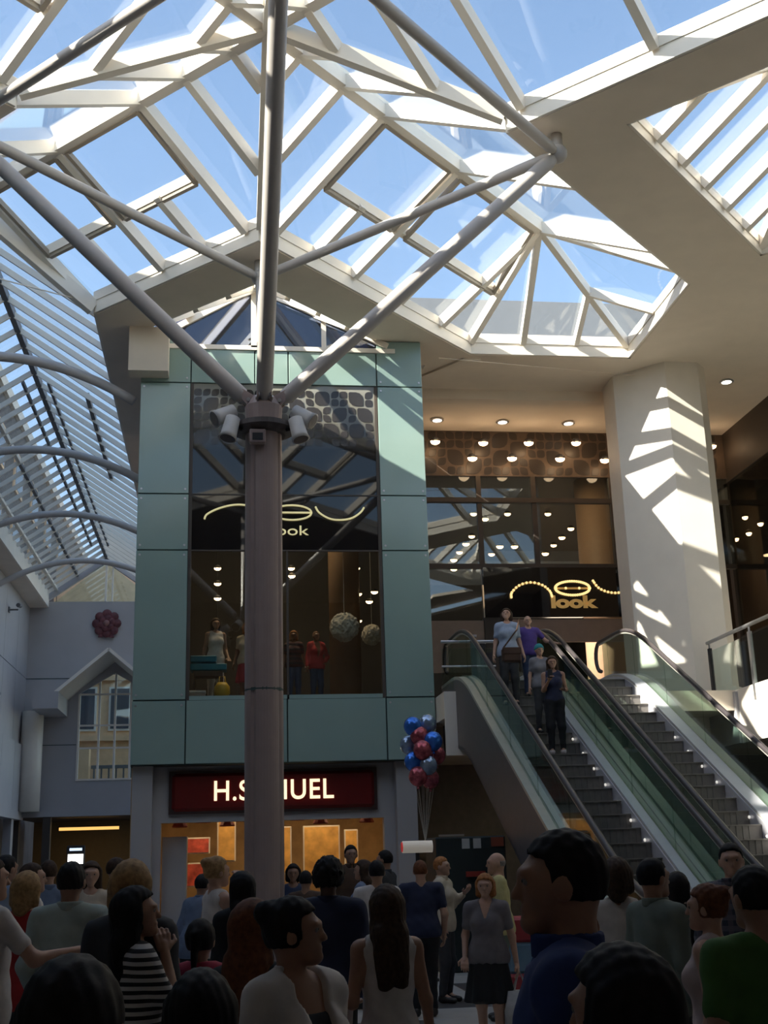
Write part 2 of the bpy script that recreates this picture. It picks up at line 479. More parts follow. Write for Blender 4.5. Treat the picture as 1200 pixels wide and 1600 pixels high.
# small glazed triangle at the top of the gable
MB().bar((XE0, YG, 12.35), (XM, YG, 14.0), .2, .22).build('gable_rafter', WALLW, wg)
MB().bar((XE1, YG, 12.35), (XM, YG, 14.0), .2, .22).build('gable_rafter', WALLW, wg)
MB().box(-5.0, -4.92, YG - .05, YG + .05, 12.2, 13.95).build('mullion', WHITE, wg)
MB().box(-4.72, -4.66, YG - .05, YG + .05, 12.2, 13.8).build('mullion', WHITE, wg)
MB().slab([(XE0 + .3, YG, 12.2), (XE1 - .3, YG, 12.2), (XM, YG, 13.9)], .02).build('pane', CLEARG, wg)
# pitched porch roof in front of the inner window
MB().slab([(-6.5, 47.2, 8.05), (-4.5, 47.2, 9.75), (-4.5, 50, 9.75), (-6.5, 50, 8.05)], .12).build('porch_roof', WHITE, wg)
MB().slab([(-2.5, 47.2, 8.05), (-4.5, 47.2, 9.75), (-4.5, 50, 9.75), (-2.5, 50, 8.05)], .12).build('porch_roof', WHITE, wg)
MB().box(-7.25, -6.3, 47.0, 49.98, 7.45, 8.1).build('porch_gutter', WALLW, wg)
MB().tube([(-7.55, 49.3, 3.75), (-7.55, 49.3, 7.6)], .42, 20).build('pilaster', WHITE, wg, True)
MB().box(-8.2, -1.2, 49.7, 50, 3.55, 3.8).build('lintel', WALLW, wg)
win = struct('window_1')
for x in (-5.85, -5.05, -4.42, -3.8): MB().box(x - .04, x + .04, YG - .06, YG + .06, 4.92, 9.2).build('mullion', WHITE, win)
for z in (4.96, 6.2, 7.1, 8.35): MB().box(-5.88, -3.0, YG - .05, YG + .05, z - .035, z + .035).build('transom', WHITE, win)
MB().box(-5.88, -3.0, YG - .008, YG + .008, 4.92, 9.2).build('pane', CLEARG, win)
for zz in ((-5.88, 8.0), (-3.0, 8.0)):
    MB().slab([(zz[0], YG - .08, zz[1] + .35), (zz[0], YG - .08, 9.2), (-4.45, YG - .08, 9.2)], .1).build('gable_infill', WALLW, win)

# rest of the hall behind and beside the viewer
hall = struct('wall_back')
DIMW = mat('dim_hall_wall', (.42, .38, .34), .8)
MB().box(-12.2, 12.2, -4.3, -4, 0, 12.5).build('wall_face', DIMW, hall)
MB().box(-12.3, -12, -4, 20, 0, 12.5).build('wall_face', DIMW, hall)
MB().box(16.7, 16.9, -4, 46, 0, 12.6).build('wall_face', DIMW, hall)
MB().box(12.0, 16.7, -4.2, -4, 0, 12.6).build('wall_face', DIMW, hall)
MB().box(12.0, 16.9, -4, 8.66, 12.3, 12.45).build('roof_deck', DIMW, hall)
MB().box(-12.3, -8.3, 19.85, 20.1, 0, 12.6).build('wall_face', DIMW, hall)
MB().box(13.2, 16.9, 8.6, 46, 12.5, 12.6).build('roof_deck', DIMW, hall)

# sunlit street building beyond the gable window
BRICK = mat('pale_ochre_stone', (.88, .58, .34), .8, var=.10, scale=2.5)
bld = thing('street_building', 'pale ochre stone building seen through the far gable window', 'building', (-6, 66, 0))
MB().box(-14, 2, 62, 68, -.3, 17).build('facade', BRICK, bld)
for zz in (8.1,):
    for i in range(8):
        w = MB().box(-12.6 + i * 1.7, -11.5 + i * 1.7, 61.9, 62.02, zz, zz + 2.2).build('window', WHITE, bld)
        MB().box(-12.5 + i * 1.7, -11.6 + i * 1.7, 61.87, 61.92, zz + .1, zz + 2.1).build('pane', DARKG, w)
for zz in (7.6, 10.6): MB().box(-14, 2, 61.7, 62, zz, zz + .25).build('cornice', BRICK, bld)
MB().box(-7.4, -6.5, 60.2, 61, 4.8, 7.1).build('chimney', BRICK, bld)
for i in range(14): MB().box(-6.3 + i * .35, -6.22 + i * .35, 60.4, 60.5, 5.0, 6.2).build('railing_bar', GREYST, bld)
MB().box(-6.4, -1.2, 60.35, 60.55, 6.15, 6.3).build('railing', GREYST, bld)
# dark neighbouring roofs outside the arcade
DBR = mat('dark_brick', (.10, .085, .08), .9, var=.25, scale=1.2)
nb = thing('neighbour_building', 'tall dark neighbour building seen through the left arcade roof', 'building', (-14, 55, 0))
MB().box(-20, -8.7, 25, 86, -.3, 19.6).build('wall', DBR, nb)
MB().box(-20, -8.7, 16, 25, -.3, 18.05).build('wall', DBR, nb)  # lower block out of view, added so its roof edge shades the box front
MB().box(-20, -8.55, 24.9, 86, 19.6, 20.1).build('coping', mat('pale_coping', (.75, .66, .55), .6), nb)
for i in range(9):
    for zz in (13.6, 16.6):
        w = MB().box(-8.72, -8.62, 44 + i * 4.4, 46.0 + i * 4.4, zz, zz + 1.7).build('window', BRICK, nb)
        MB().box(-8.64, -8.60, 44.15 + i * 4.4, 45.85 + i * 4.4, zz + .12, zz + 1.58).build('pane', DARKG, w)
SLATE = mat('grey_slate_cladding', (.23, .25, .28), .7, var=.08, scale=1)
bk = thing('rooftop_plant_block', 'grey banded rooftop storey seen through the glass hip', 'building', (9, 44, 12))
MB().box(-1, 24, 42, 46, 12, 22.0).build('wall', SLATE, bk)
MB().box(-1.2, 24.2, 41.7, 42.0, 20.6, 22.4).build('parapet', mat('slate_parapet', (.15, .165, .19), .7), bk)
MB().box(-1.1, 24.1, 41.8, 42.0, 18.0, 18.8).build('band', mat('pale_band', (.42, .44, .46), .7), bk)
MB().box(-1.1, 24.1, 41.8, 42.0, 15.2, 16.2).build('band', _m['pale_band'], bk)

# ---------------- teal-clad shop box (front wall of the far side)
YB = 23.5
wf = struct('wall_front')
def panel(x0, x1, z0, z1, m=TEAL, y=YB, par=wf):
    o = MB().bbox(x0 + .012, x1 - .012, y - .03, y + .02, z0 + .012, z1 - .012, .006).build('cladding_panel', m, par)
    return o
XL0, XL1, XR0, XR1 = -1.78, -.75, 3.14, 4.12
zs = [3.5, 4.72, 7.70, 8.87, 11.28, ZS]
for a, b in zip(zs[1:-1], zs[2:]):
    panel(XL0, XL1, a, b if b < 12 else ZS); panel(XR0, XR1, a, b)
for x0, x1 in ((XL0, XL1), (XL1, 1.2), (1.2, XR0), (XR0, XR1)):
    panel(x0, x1, 3.5, 4.72)
for x0, x1 in ((XL1, .57), (.57, 1.27), (1.27, XR0)): panel(x0, x1, 11.28, 12.05)
for z in zs[1:5]:
    for x in (XL0 + .08, XL1 - .08, XR0 + .08, XR1 - .08):
        for dz in (-.1, .1):
            MB().tube([(x, YB - .045, z + dz), (x, YB - .03, z + dz)], .022, 8).build('fixing_bolt', STEEL, wf)
# backing walls so that the panel joints read dark and no light leaks
MB().box(XL0 + .02, XL1, YB + .03, YB + .15, 3.5, ZS).build('backing', TEALJ, wf)
MB().box(XR0, XR1 - .02, YB + .03, YB + .15, 3.5, ZS).build('backing', TEALJ, wf)
MB().box(XL1, XR0, YB + .03, YB + .15, 3.5, 4.72).build('backing', TEALJ, wf)
MB().box(XL1, XR0, YB + .03, YB + .15, 11.28, 12.05).build('backing', TEALJ, wf)
MB().box(XL0 + .02, XL0 + .12, YB + .15, 30, 3.5, ZS).build('side_wall', WALLW, wf)
MB().box(XR1 - .12, XR1 - .02, YB + .15, 29, 3.5, ZS).build('side_wall', DARKB, wf)
MB().box(XL0, XR1, YB + .16, 30, 3.5, 4.7).build('upper_floor', DARKB, wf)
MB().box(XL0 + .12, XR1 - .12, 29.6, 29.8, 4.7, ZS).build('shop_back', DARK, wf)
MB().box(XL0 + .12, XR1 - .12, YB + .16, 29.6, 11.3, 11.42).build('shop_ceiling', DARK, wf)
# small gabled clerestory that closes the pyramid above the box
cl = struct('window_2')
ap = Vector((.59, YB, 13.5))
MB().box(-1.75, 3.55, YB - .06, YB + .06, 12.04, 12.14).build('sill_frame', WHITE, cl)
for x in (-1.6, 3.4):
    MB().bar((x + (0 if x < 0 else 0), YB, 12.2), ap, .14, .12).build('raking_frame', WHITE, cl)
MB().box(.49, .67, YB - .06, YB + .06, 12.1, 13.5).build('mullion', WHITE, cl)
MB().box(1.98, 2.08, YB - .05, YB + .05, 12.1, 12.85).build('mullion', WHITE, cl)
MB().slab([(-1.6, YB, 12.12), (3.4, YB, 12.12), ap], .02).build('pane', DARKG, cl)
MB().box(-1.7, 4.0, 26.4, 26.5, 12.1, 14.6).build('plant_screen', mat('deep_blue_screen', (.05, .06, .11), .5), cl)

# shop window of the box
sw = struct('window_3')
for x in (XL1 + .03, XR0 - .03): MB().box(x - .03, x + .03, YB - .02, YB + .1, 4.72, 11.28).build('frame', DARKB, sw)
for x in (1.22,): MB().box(x - .02, x + .02, YB, YB + .08, 4.72, 7.7).build('mullion', DARKB, sw)
for z in (7.7, 8.87): MB().box(XL1, XR0, YB - .005, YB + .05, z - .015, z + .015).build('transom', DARKB, sw)
MB().box(XL1, XR0, YB + .0, YB + .12, 4.72, 4.80).build('sill', TEAL, sw)
MB().box(XL1 + .05, 1.21, YB + .02, YB + .035, 4.8, 7.69).build('pane', SHOPG, sw)
MB().box(1.23, XR0 - .05, YB + .02, YB + .035, 4.8, 7.69).build('pane', SHOPG, sw)
# black glass band, its colour getting lighter towards the top
fm = bpy.data.materials.new('glass_band_fade'); fm.use_nodes = True
t = fm.node_tree; b = t.nodes['Principled BSDF']
geo = t.nodes.new('ShaderNodeNewGeometry'); sp = t.nodes.new('ShaderNodeSeparateXYZ'); mr = t.nodes.new('ShaderNodeMapRange'); cr = t.nodes.new('ShaderNodeValToRGB')
mr.inputs[1].default_value = 9.5; mr.inputs[2].default_value = 11.2
cr.color_ramp.elements[0].color = (.012, .011, .011, 1); cr.color_ramp.elements[1].color = (.30, .29, .25, 1)
cr.color_ramp.elements[0].position = .2
t.links.new(geo.outputs['Position'], sp.inputs[0]); t.links.new(sp.outputs[2], mr.inputs[0]); t.links.new(mr.outputs[0], cr.inputs[0]); t.links.new(cr.outputs[0], b.inputs['Base Color'])
b.inputs['Roughness'].default_value = .03; b.inputs['Specular IOR Level'].default_value = .45
MB().box(XL1 + .05, XR0 - .05, YB + .01, YB + .03, 8.88, 11.28).build('fade_glass', fm, sw)
MB().box(XL1 + .05, XR0 - .05, YB + .01, YB + .03, 7.71, 8.86).build('black_glass', BLACKG, sw)

LEAFD = mat('dark_leaf_print', (.035, .030, .028), .15, var=0)
def leaf_poly(cx, cz, s, flip, sq):
    """rounded leaf: a square with two opposite corners fully rounded and two lightly rounded"""
    pts = []
    rr = [.5, .12, .5, .12] if not sq else [.3, .3, .3, .3]
    if flip: rr = rr[1:] + rr[:1]
    for k, (ax, az) in enumerate(((1, 1), (-1, 1), (-1, -1), (1, -1))):
        r = rr[k] * s; ox, oz = cx + ax * (s/2 - r), cz + az * (s/2 - r)
        for j in range(4):
            a = math.radians(90 * k + 30 * j); pts.append((ox + r * math.cos(a), oz + r * math.sin(a)))
    return pts
def leaves(x0, x1, z0, z1, cell, y, par, m, seed, keep=.9):
    r = random.Random(seed)
    nx, nz = int((x1 - x0) / cell), int((z1 - z0) / cell)
    used = set(); mb = MB(); n = 0
    for iz in range(nz):
        for ix in range(nx):
            if (ix, iz) in used: continue
            k = 2 if (r.random() < .27 and ix + 1 < nx and iz + 1 < nz and (ix+1, iz) not in used) else 1
            for a in range(k):
                for c in range(k): used.add((ix + a, iz + c))
            fade = (iz + k/2) / nz
            if r.random() > keep * (1 - .55 * abs(fade - .55)): continue
            s = cell * k * .88
            poly = leaf_poly(x0 + (ix + k/2) * cell, z0 + (iz + k/2) * cell, s, r.random() < .6, r.random() < .15)
            MB().add([(x, y, z) for x, z in poly] + [(x, y + .004, z) for x, z in poly],
                     [tuple(range(16)), tuple(range(31, 15, -1))] + [(i, (i+1) % 16, 16 + (i+1) % 16, 16 + i) for i in range(16)]).build('leaf_motif', m, par)
            n += 1
leaves(XL1 + .06, XR0 - .06, 9.93, 11.2, .178, YB + .004, sw, LEAFD, 3, 1.25)

# ---------------- ground floor jeweller under the box
hs = struct('wall_front')
for x0, x1 in ((-1.74, -1.36), (3.32, 3.72)): MB().box(x0, x1, 23.7, 24.2, 0, 3.5).build('pilaster', WALLW, hs)
MB().box(-1.36, 3.32, 24.0, 24.3, 2.45, 3.5).build('fascia_board', WALLW, hs)
MB().box(-1.36, -1.2, 24.0, 24.25, 0, 2.45).build('jamb', WALLW, hs); MB().box(3.1, 3.32, 24.0, 24.25, 0, 2.45).build('jamb', WALLW, hs)
MB().box(-1.19, -.72, 24.5, 25.2, 0, 2.2).build('door_pier', WALLW, hs)
WARMW = mat('warm_display_wall', (.55, .36, .16), .6, var=.2, scale=3)
MB().box(-1.7, 3.7, 29.0, 29.2, 0, 3.5).build('back_wall', WARMW, hs)
MB().box(-1.8, -1.7, 24.3, 29.2, 0, 3.5).build('side_wall', WARMW, hs); MB().box(3.7, 3.8, 24.3, 29.2, 0, 3.5).build('side_wall', WARMW, hs)
MB().box(-1.7, 3.7, 24.3, 29.0, 3.3, 3.42).build('shop_ceiling', DARKB, hs)
def lit(name, par, loc, energy, col=(1, .72, .42), size=.6, rot=(0, 0, 0), sy=None):
    L = bpy.data.lights.new(name, 'AREA'); L.energy = energy; L.color = col; L.size = size
    if sy: L.shape = 'RECTANGLE'; L.size_y = sy
    o = bpy.data.objects.new(name, L); COL.objects.link(o); o.location = loc; o.rotation_euler = rot
    if par is not None: sub(o, par)
    return o
for i, x in enumerate((-.6, .6, 1.9, 3.0)):
    c = thing('ceiling_downlight', 'warm ceiling downlight inside the jewellery shop, ' + ORD[i] + ' from left', 'lamp', (x, 26.3, 3.28), 0, 'downlights in the jewellery shop')
    MB().lathe([(.10, 0), (.11, -.03), (.08, -.035)], (x, 26.3, 3.3), 14).build('trim_ring', STEEL, c)
    MB().lathe([(.075, -.02), (.07, -.034)], (x, 26.3, 3.3), 14).build('lamp_disc', LAMP, c)
    lit('shop_light', c, (x, 26.2, 3.2), 9, size=.3)
PRINT1 = mat('red_white_poster', (.75, .12, .08), .5, var=.5, scale=5)
PRINT2 = mat('orange_poster', (.85, .45, .12), .5, var=.3, scale=4)
for i, (x, z, w, h, m) in enumerate(((-.55, 2.05, .5, .34, PRINT1), (.05, 2.15, .4, .9, PRINT2), (1.1, 1.9, .7, 1.0, PRINT2), (2.1, 1.85, .8, 1.1, PRINT2), (-.55, 1.45, .5, .5, PRINT1), (2.75, 1.7, .3, 1.2, PRINT2))):
    p = thing('display_poster', ['red and white offer poster near the shop door pier', 'tall amber display panel beside the big column', 'amber jewellery display panel behind the crowd',
              'widest glowing amber display panel in the jewellery shop', 'low red and white card beside the door pier', 'narrow amber panel by the right shop jamb'][i], 'poster', (x, 27.0, z))
    MB().bbox(x - w/2, x + w/2, 27.0, 27.05, z - h/2, z + h/2, .01).build('board', WHITE, p)
    MB().box(x - w/2 + .03, x + w/2 - .03, 26.985, 27.0, z - h/2 + .03, z + h/2 - .03).build('print', m, p)
for i in range(9):
    x = -.9 + i * .48; 
    o = MB().lathe([(.02, .2), (.06, .17), (.16, 0), (.15, -.02), (.05, .1)], (x, 25.6, 2.42 + .08 * (i % 2)), 12)
    k = thing('pendant_flag', 'red pendant hanging inside the jewellery shop front, ' + ORD[i] + ' from left', 'decoration', (x, 25.6, 2.5), 0, 'red pendants in the jewellery shop')
    o.build('shade', mat('dull_red_card', (.30, .05, .04), .6), k); MB().tube([(x, 25.6, 2.6), (x, 25.6, 3.3)], .006, 6).build('cord', RUBBER, k)

# ---------------- upper floor on the right and its shops
up = struct('floor')
MB().box(4.13, 13.2, 24.2, 46, 3.65, 4.7).build('floor_slab', SOFF, up)
MB().box(4.13, 6.0, 22.6, 24.2, 4.2, 4.7).build('floor_slab', SOFF, up)
MB().box(6.0, 10.1, 22.9, 24.2, 4.3, 4.7).build('floor_slab', SOFF, up)
MB().box(10.1, 13.2, 10, 24.2, 3.65, 4.7).build('floor_slab', WHITE, up)
MB().box(4.13, 6.0, 22.55, 22.6, 3.5, 4.7).build('edge_fascia', WHITE, up)
wr = struct('wall_right')
MB().box(13.2, 13.35, 8, 46, 4.7, 6.9).build('shopfront', DARK, wr)
MB().box(13.2, 13.35, 8, 46, 11.0, 12.4).build('shopfront_head', DARKB, wr)
MB().box(13.24, 13.26, 8, 46, 6.9, 11.0).build('pane', SHOPG, wr)
for i in range(10): MB().box(13.18, 13.34, 10 + i * 3.2, 10.2 + i * 3.2, 4.7, 11.0).build('mullion', DARKB, wr)
MB().box(16.5, 16.7, 8, 46, 4.7, 12.4).build('shop_back', DARKB, wr)
MB().box(13.2, 16.7, 8, 46, 12.4, 12.5).build('shop_ceiling', DARK, wr)
MB().box(10.1, 16.7, 8, 46, 0, .01).build('lower_floor', DARK, wr)
wb = struct('wall_back')
YS = 29.0
MB().box(4.1, 13.2, YS, YS + .1, 11.1, 12.4).build('pattern_band', mat('brown_pattern_ground', (.12, .085, .062), .5, var=.1), wb)
leaves(4.2, 10.2, 11.12, 12.36, .24, YS - .01, wb, mat('brown_leaf', (.045, .035, .03), .4, var=0), 11, 1.1)
leaves(10.6, 13.1, 11.12, 12.36, .30, YS - .01, wb, _m['brown_leaf'], 12, 1.1)
MB().box(4.1, 13.2, YS + .05, YS + .07, 8.7, 11.1).build('pane', SHOPG, wb)
for x in (4.2, 6.45, 7.9, 10.0, 12.0): MB().box(x - .06, x + .06, YS, YS + .12, 8.7, 11.1).build('mullion', DARKB, wb)
for z in (10.45, 8.7): MB().box(4.1, 13.2, YS - .02, YS + .12, z - .06, z + .06).build('transom', DARKB, wb)
MB().box(4.1, 6.4, YS + .03, YS + .05, 4.7, 8.7).build('pane', SHOPG, wb)
MB().box(4.12, 6.4, YS - .02, YS + .02, 6.0, 7.3).build('brown_panel', mat('taupe_panel', (.20, .155, .125), .6), wb)
MB().box(6.95, 10.4, YS - .05, YS + .1, 6.75, 7.32).build('door_header', mat('pinkish_taupe_panel', (.25, .18, .14), .6), wb)
MB().box(6.4, 6.95, YS - .1, YS + .2, 4.7, 7.36).build('pier', DARK, wb)
MB().box(4.1, 16.7, 46, 46.2, 0, 12.5).build('shop_back', DARK, wb)
MB().box(4.1, 13.2, YS + .12, 46, 12.4, 12.5).build('shop_ceiling', DARK, wb)
MB().box(4.1, 13.2, YS + 1, YS + 1.1, 4.7, 4.71).build('mat', DARK, wb)
MB().tube([(11.0, 33.5, 4.7), (11.0, 33.5, 12.4)], .6, 24).build('inner_column', mat('brown_column', (.42, .26, .16), .5), wb, True)
MB().box(4.1, 8.9, 27.2, 27.4, 0, 3.65).build('ground_wall', mat('dim_beige_wall', (.22, .19, .16), .8, var=.1), wb)
MB().box(8.9, 13.2, 26, 26.2, 0, 3.65).build('ground_wall', DARKB, wb)

# downlights in the soffit and lamps inside the shops: one thing each
def downlight(x, y, z, label, group, r=.13, m=LAMPW, drop=0):
    c = thing('ceiling_downlight', label, 'lamp', (x, y, z), 0, group)
    if drop: MB().tube([(x, y, z), (x, y, z + drop)], .012, 6).build('stem', RUBBER, c)
    MB().lathe([(r, 0), (r*1.15, -.02), (r*1.15, -.035), (r*.8, -.04)], (x, y, z), 14).build('trim_ring', STEEL, c)
    MB().lathe([(r*.8, -.03), (r*.78, -.045)], (x, y, z), 14).build('lamp_disc', m, c)
    return c
for i, (px, py) in enumerate(((683, 655), (785, 658), (888, 660))):
    p = on_z(px, py, ZS); downlight(p.x, p.y, ZS, ['round white downlight in the cream soffit, beside the teal box', 'round white downlight in the cream soffit, middle of the row of three', 'round white downlight in the cream soffit, nearest the white pillar on its left'][i], 'downlights in the cream soffit', .15)
p = on_z(1135, 595, ZS); downlight(p.x, p.y, ZS, 'single round downlight in the soffit just right of the white pillar', 'downlights in the cream soffit', .15)
def lampball(px, py, Y, r, label, group):
    p = on_y(px, py, Y)
    c = thing('spot_lamp', label, 'lamp', p, 0, group)
    MB().sphere(p, (r*1.25, r, r*.8), 10, 6).build('bulb', LAMP, c, True)
    MB().lathe([(r*1.1, 0), (r*1.3, r*.5), (r*.7, r*1.1)], p, 10).build('housing', RUBBER, c)
    return c
for row, pts in (('upper row', ((680,690),(755,692),(826,692),(900,692))), ('lower row', ((738,716),(800,716),(875,717),(945,719))), ('right pair', ((1112,697),(1190,700)))):
    for i, (px, py) in enumerate(pts):
        c = lampball(px, py, 28.6, .10, 'spot lamp before the brown leaf pattern, ' + ORD[i] + ' from left in the ' + row, 'spot lamps before the leaf pattern band')
        L = bpy.data.lights.new('spot_light', 'POINT'); L.energy = 3.5; L.color = (1, .70, .42); L.shadow_soft_size = .15
        lo = bpy.data.objects.new('spot_light', L); COL.objects.link(lo); lo.location = c.location + Vector((0, -.25, -.1)); sub(lo, c)
for i, (px, py) in enumerate(sorted(((740,803),(793,803),(856,803),(758,811),(737,838),(728,850),(718,863),(709,875),(709,889),(781,854),(804,854),(768,866),(892,826),(878,840),(865,852),(852,865)))):
    lampball(px, py, 34 + rng.random() * 6, .085, 'tiny warm lamp deep inside the dark upper shop, ' + ORD[i] + ' from left', 'ceiling lamps deep inside the upper shop')
for i, (px, py) in enumerate(sorted(((1164,808),(1188,818),(1170,833),(1150,842),(1195,705)))):
    p = ray(px, py); q = Vector((0, 0, CAMH)) + p * (14.5 / p.x)
    c = thing('spot_lamp', 'warm lamp in the dark shop behind the right gallery, ' + ORD[i] + ' from left', 'lamp', q, 0, 'lamps in the right gallery shop')
    MB().sphere(q, .08, 10, 6).build('bulb', LAMP, c, True); MB().lathe([(.08, 0), (.1, .05), (.06, .1)], q, 10).build('housing', RUBBER, c)
for i, (px, py) in enumerate(sorted(((340,888),(340,912),(340,935),(455,888),(456,900),(557,888),(560,928),(585,925),(577,940),(560,970)))):
    lampball(px, py, 26.0, .062, 'small glowing lamp inside the mannequin window, ' + ORD[i] + ' from left', 'spot lamps in the mannequin window')
MB().tube([(-.19, 26, 6.5), (-.19, 26, 11.3)], .012, 6).build('lamp_rod', RUBBER, wf)
lit('shop_window_light', wf, (1.2, 25.2, 10.5), 120, size=2.4, sy=1.0)
lit('upper_shop_light', wb, (8.5, 31.5, 12.2), 60, size=4, sy=2)
lit('right_shop_light', wr, (15, 22, 12.2), 25, size=1.5, sy=14)

# ---------------- white octagonal pillar
pil = thing('pillar', 'large white pillar with chamfered corner rising behind the escalators', 'column', (9.7, 25, 4.7))
oct_ = [(9.84, 24.2), (10.62, 24.2), (10.9, 24.5), (10.9, 25.9), (8.92, 25.9), (8.92, 25.12)]
MB().prism(oct_, 4.7, ZS).build('shaft', WHITE, pil)
MB().prism([(x + (.06 if x > 9.9 else -.06), y + (-.06 if y < 25 else .06)) for x, y in oct_], 4.7, 4.95).build('plinth', WHITE, pil)

# ---------------- tree column with its four struts and ring of ties
ZN = 12.0; AN = 4.43; ZH = 7.55
tc = thing('tree_column', 'tall grey column branching into tubular struts before the teal box', 'column', (CX - .07, CY, 0))
cx0 = CX - .07
mb = MB()
prof = []
n = 40
for j in range(n):                       # round shaft with four recessed seams
    a = 2*math.pi*j/n
    r = .25 - (.022 if j % 10 == 6 else 0)
    prof.append((cx0 + r*math.cos(a), CY + r*math.sin(a)))
COLM = mat('warm_grey_column', (.36, .275, .25), .42, var=.04)
for z0, z1 in ((0, 3.83), (3.85, 7.36)):
    MB().prism(prof, z0, z1).build('shaft', COLM, tc)
MB().lathe([(.25, 3.82), (.25, 3.86)], (cx0, CY, 0), 30).build('joint_ring', TEALJ, tc)
MB().lathe([(.30, 7.34), (.43, 7.40), (.43, 7.47), (.30, 7.49)], (cx0, CY, 0), 30).build('collar', mat('dark_collar', (.10, .085, .08), .5), tc)
MB().lathe([(.24, 7.45), (.26, 7.75), (.17, 7.9)], (cx0, CY, 0), 20).build('head', COLM, tc)
nodes = {'F': Vector((CX, CY + AN, ZN)), 'R': Vector((CX + AN, CY, ZN)), 'N': Vector((CX, CY - AN, ZN)), 'L': Vector((CX - AN, CY, ZN))}
head = Vector((cx0, CY, 7.62))
for k, nd in nodes.items():
    d = (nd - head).normalized(); r = .115 if k != 'F' else .07
    s0 = head + d * .38
    MB().tube([s0 - d*.18, s0, s0 + d*.06, nd - d*.25, nd], [.05, .07, r, r, .06], 16).build('strut', TUBEW, tc, True)
    side = d.cross(Vector((0, 0, 1))).normalized()
    MB().slab([head + side*.09 + Vector((0,0,-.12)), head + d*.42 + side*.09 - Vector((0,0,.08)), head + d*.42 + side*.09 + Vector((0,0,.08)), head + side*.09 + Vector((0,0,.2))], .025).build('gusset', COLM, tc)
    MB().slab([head - side*.09 + Vector((0,0,-.12)), head + d*.42 - side*.09 - Vector((0,0,.08)), head + d*.42 - side*.09 + Vector((0,0,.08)), head - side*.09 + Vector((0,0,.2))], .025).build('gusset', COLM, tc)
    MB().tube([head + d*.3 - side*.12, head + d*.3 + side*.12], .03, 8).build('pin', STEEL, tc)
    MB().sphere(nd, .15, 14, 9).build('node_ball', TUBEW, tc, True)
    up_p = Vector((nd.x, nd.y, ZS))
    MB().tube([nd, up_p], .09, 12).build('node_post', TUBEW, tc, True)
order = ['F', 'R', 'N', 'L']
for a, b in zip(order, order[1:] + order[:1]):
    p, q = nodes[a], nodes[b]; d = (q - p).normalized()
    MB().tube([p + d*.05, p + d*.25, q - d*.25, q - d*.05], [.05, .085, .085, .05], 14).build('tie_tube', TUBEW, tc, True)

# floodlights round the column head
def flood(ang, z, tilt, label):
    base = Vector((cx0 + .43*math.cos(ang), CY + .43*math.sin(ang), z))
    out = Vector((math.cos(ang), math.sin(ang), 0))
    t = thing('floodlight', label, 'floodlight', base, 0, None)
    d = (out * math.cos(tilt) + Vector((0, 0, -math.sin(tilt)))).normalized()
    c = base + out * .12
    MB().tube([c - d*.14, c - d*.13, c + d*.13, c + d*.19], [.06, .10, .11, .125], 16).build('housing', mat('white_metal', (.62, .60, .57), .4), t, True)
    MB().tube([c + d*.185, c + d*.193], .105, 16).build('lens', mat('dim_lens', (.14, .12, .11), .15), t)
    MB().tube([base - out*.06, c], .025, 8).build('bracket', RUBBER, t)
flood(math.radians(200), 7.58, .5, 'white floodlight low on the left side of the column head')
flood(math.radians(215), 7.36, 1.3, 'white floodlight pointing straight down, left of the column head')
flood(math.radians(340), 7.58, .6, 'white floodlight on the right side of the column head')
flood(math.radians(325), 7.36, 1.3, 'white floodlight pointing straight down, right of the column head')
flood(math.radians(110), 7.58, .5, 'white floodlight at the back of the column head')
bx = thing('junction_box', 'small grey control box on the column just under its head', 'box', (cx0 - .1, CY - .27, 7.2))
MB().bbox(cx0 - .2, cx0 + .02, CY - .36, CY - .26, 7.12, 7.32, .015).build('case', COLM, bx)
MB().box(cx0 - .16, cx0 - .02, CY - .368, CY - .36, 7.16, 7.26).build('face', RUBBER, bx)

# ---------------- escalators
TANE = .53
def ez(y): return 2.55 + TANE * (y - 18)          # line through the step noses
YBOT, YTOP = 18 - 2.55/TANE, 18 + (4.7 - 2.55)/TANE
CLAD = mat('escalator_side_cladding', (.115, .10, .105), .45, var=.06)
DECK = mat('deck_cream_metal', (.52, .50, .44), .35, metal=.3, var=.05)
SKIRT = mat('pale_skirt_metal', (.60, .60, .66), .3, metal=.35, var=.03)
STEPM = mat('dark_step_metal', (.20, .185, .17), .5, metal=.3, var=.1, scale=10)
HANDR = mat('handrail_rubber', (.05, .042, .045), .4, var=.05)
def path(dz, y0=YBOT - .9, y1=YTOP + 2.0):
    """profile points (y, z) of a line running parallel to the noses at height dz, eased at both ends"""
    pts = []
    for i in range(41):
        y = y0 + (y1 - y0) * i / 40
        z = ez(y)
        k = .45
        z = min(4.7, z) if z > 4.7 + k else (z if z < 4.7 - k else 4.7 - ((4.7 + k - z) ** 2) / (4*k))
        z = 0 if z < -k else (z if z > k else ((z + k) ** 2) / (4*k))
        pts.append((y, z + dz))
    return pts
def ribbon(x0, x1, dz0, dz1, **kw):
    a = path(dz0, **kw); b = path(dz1, **kw); mb = MB(); n = len(a)
    vs = []
    for (ya, za), (yb, zb) in zip(a, b):
        vs += [(x0, ya, za), (x1, ya, za), (x1, yb, zb), (x0, yb, zb)]
    fs = []
    for i in range(n - 1):
        for j in range(4): fs.append((i*4+j, i*4+(j+1) % 4, (i+1)*4+(j+1) % 4, (i+1)*4+j))
    fs += [(3, 2, 1, 0), tuple(range((n-1)*4, n*4))]
    return mb.add(vs, fs)
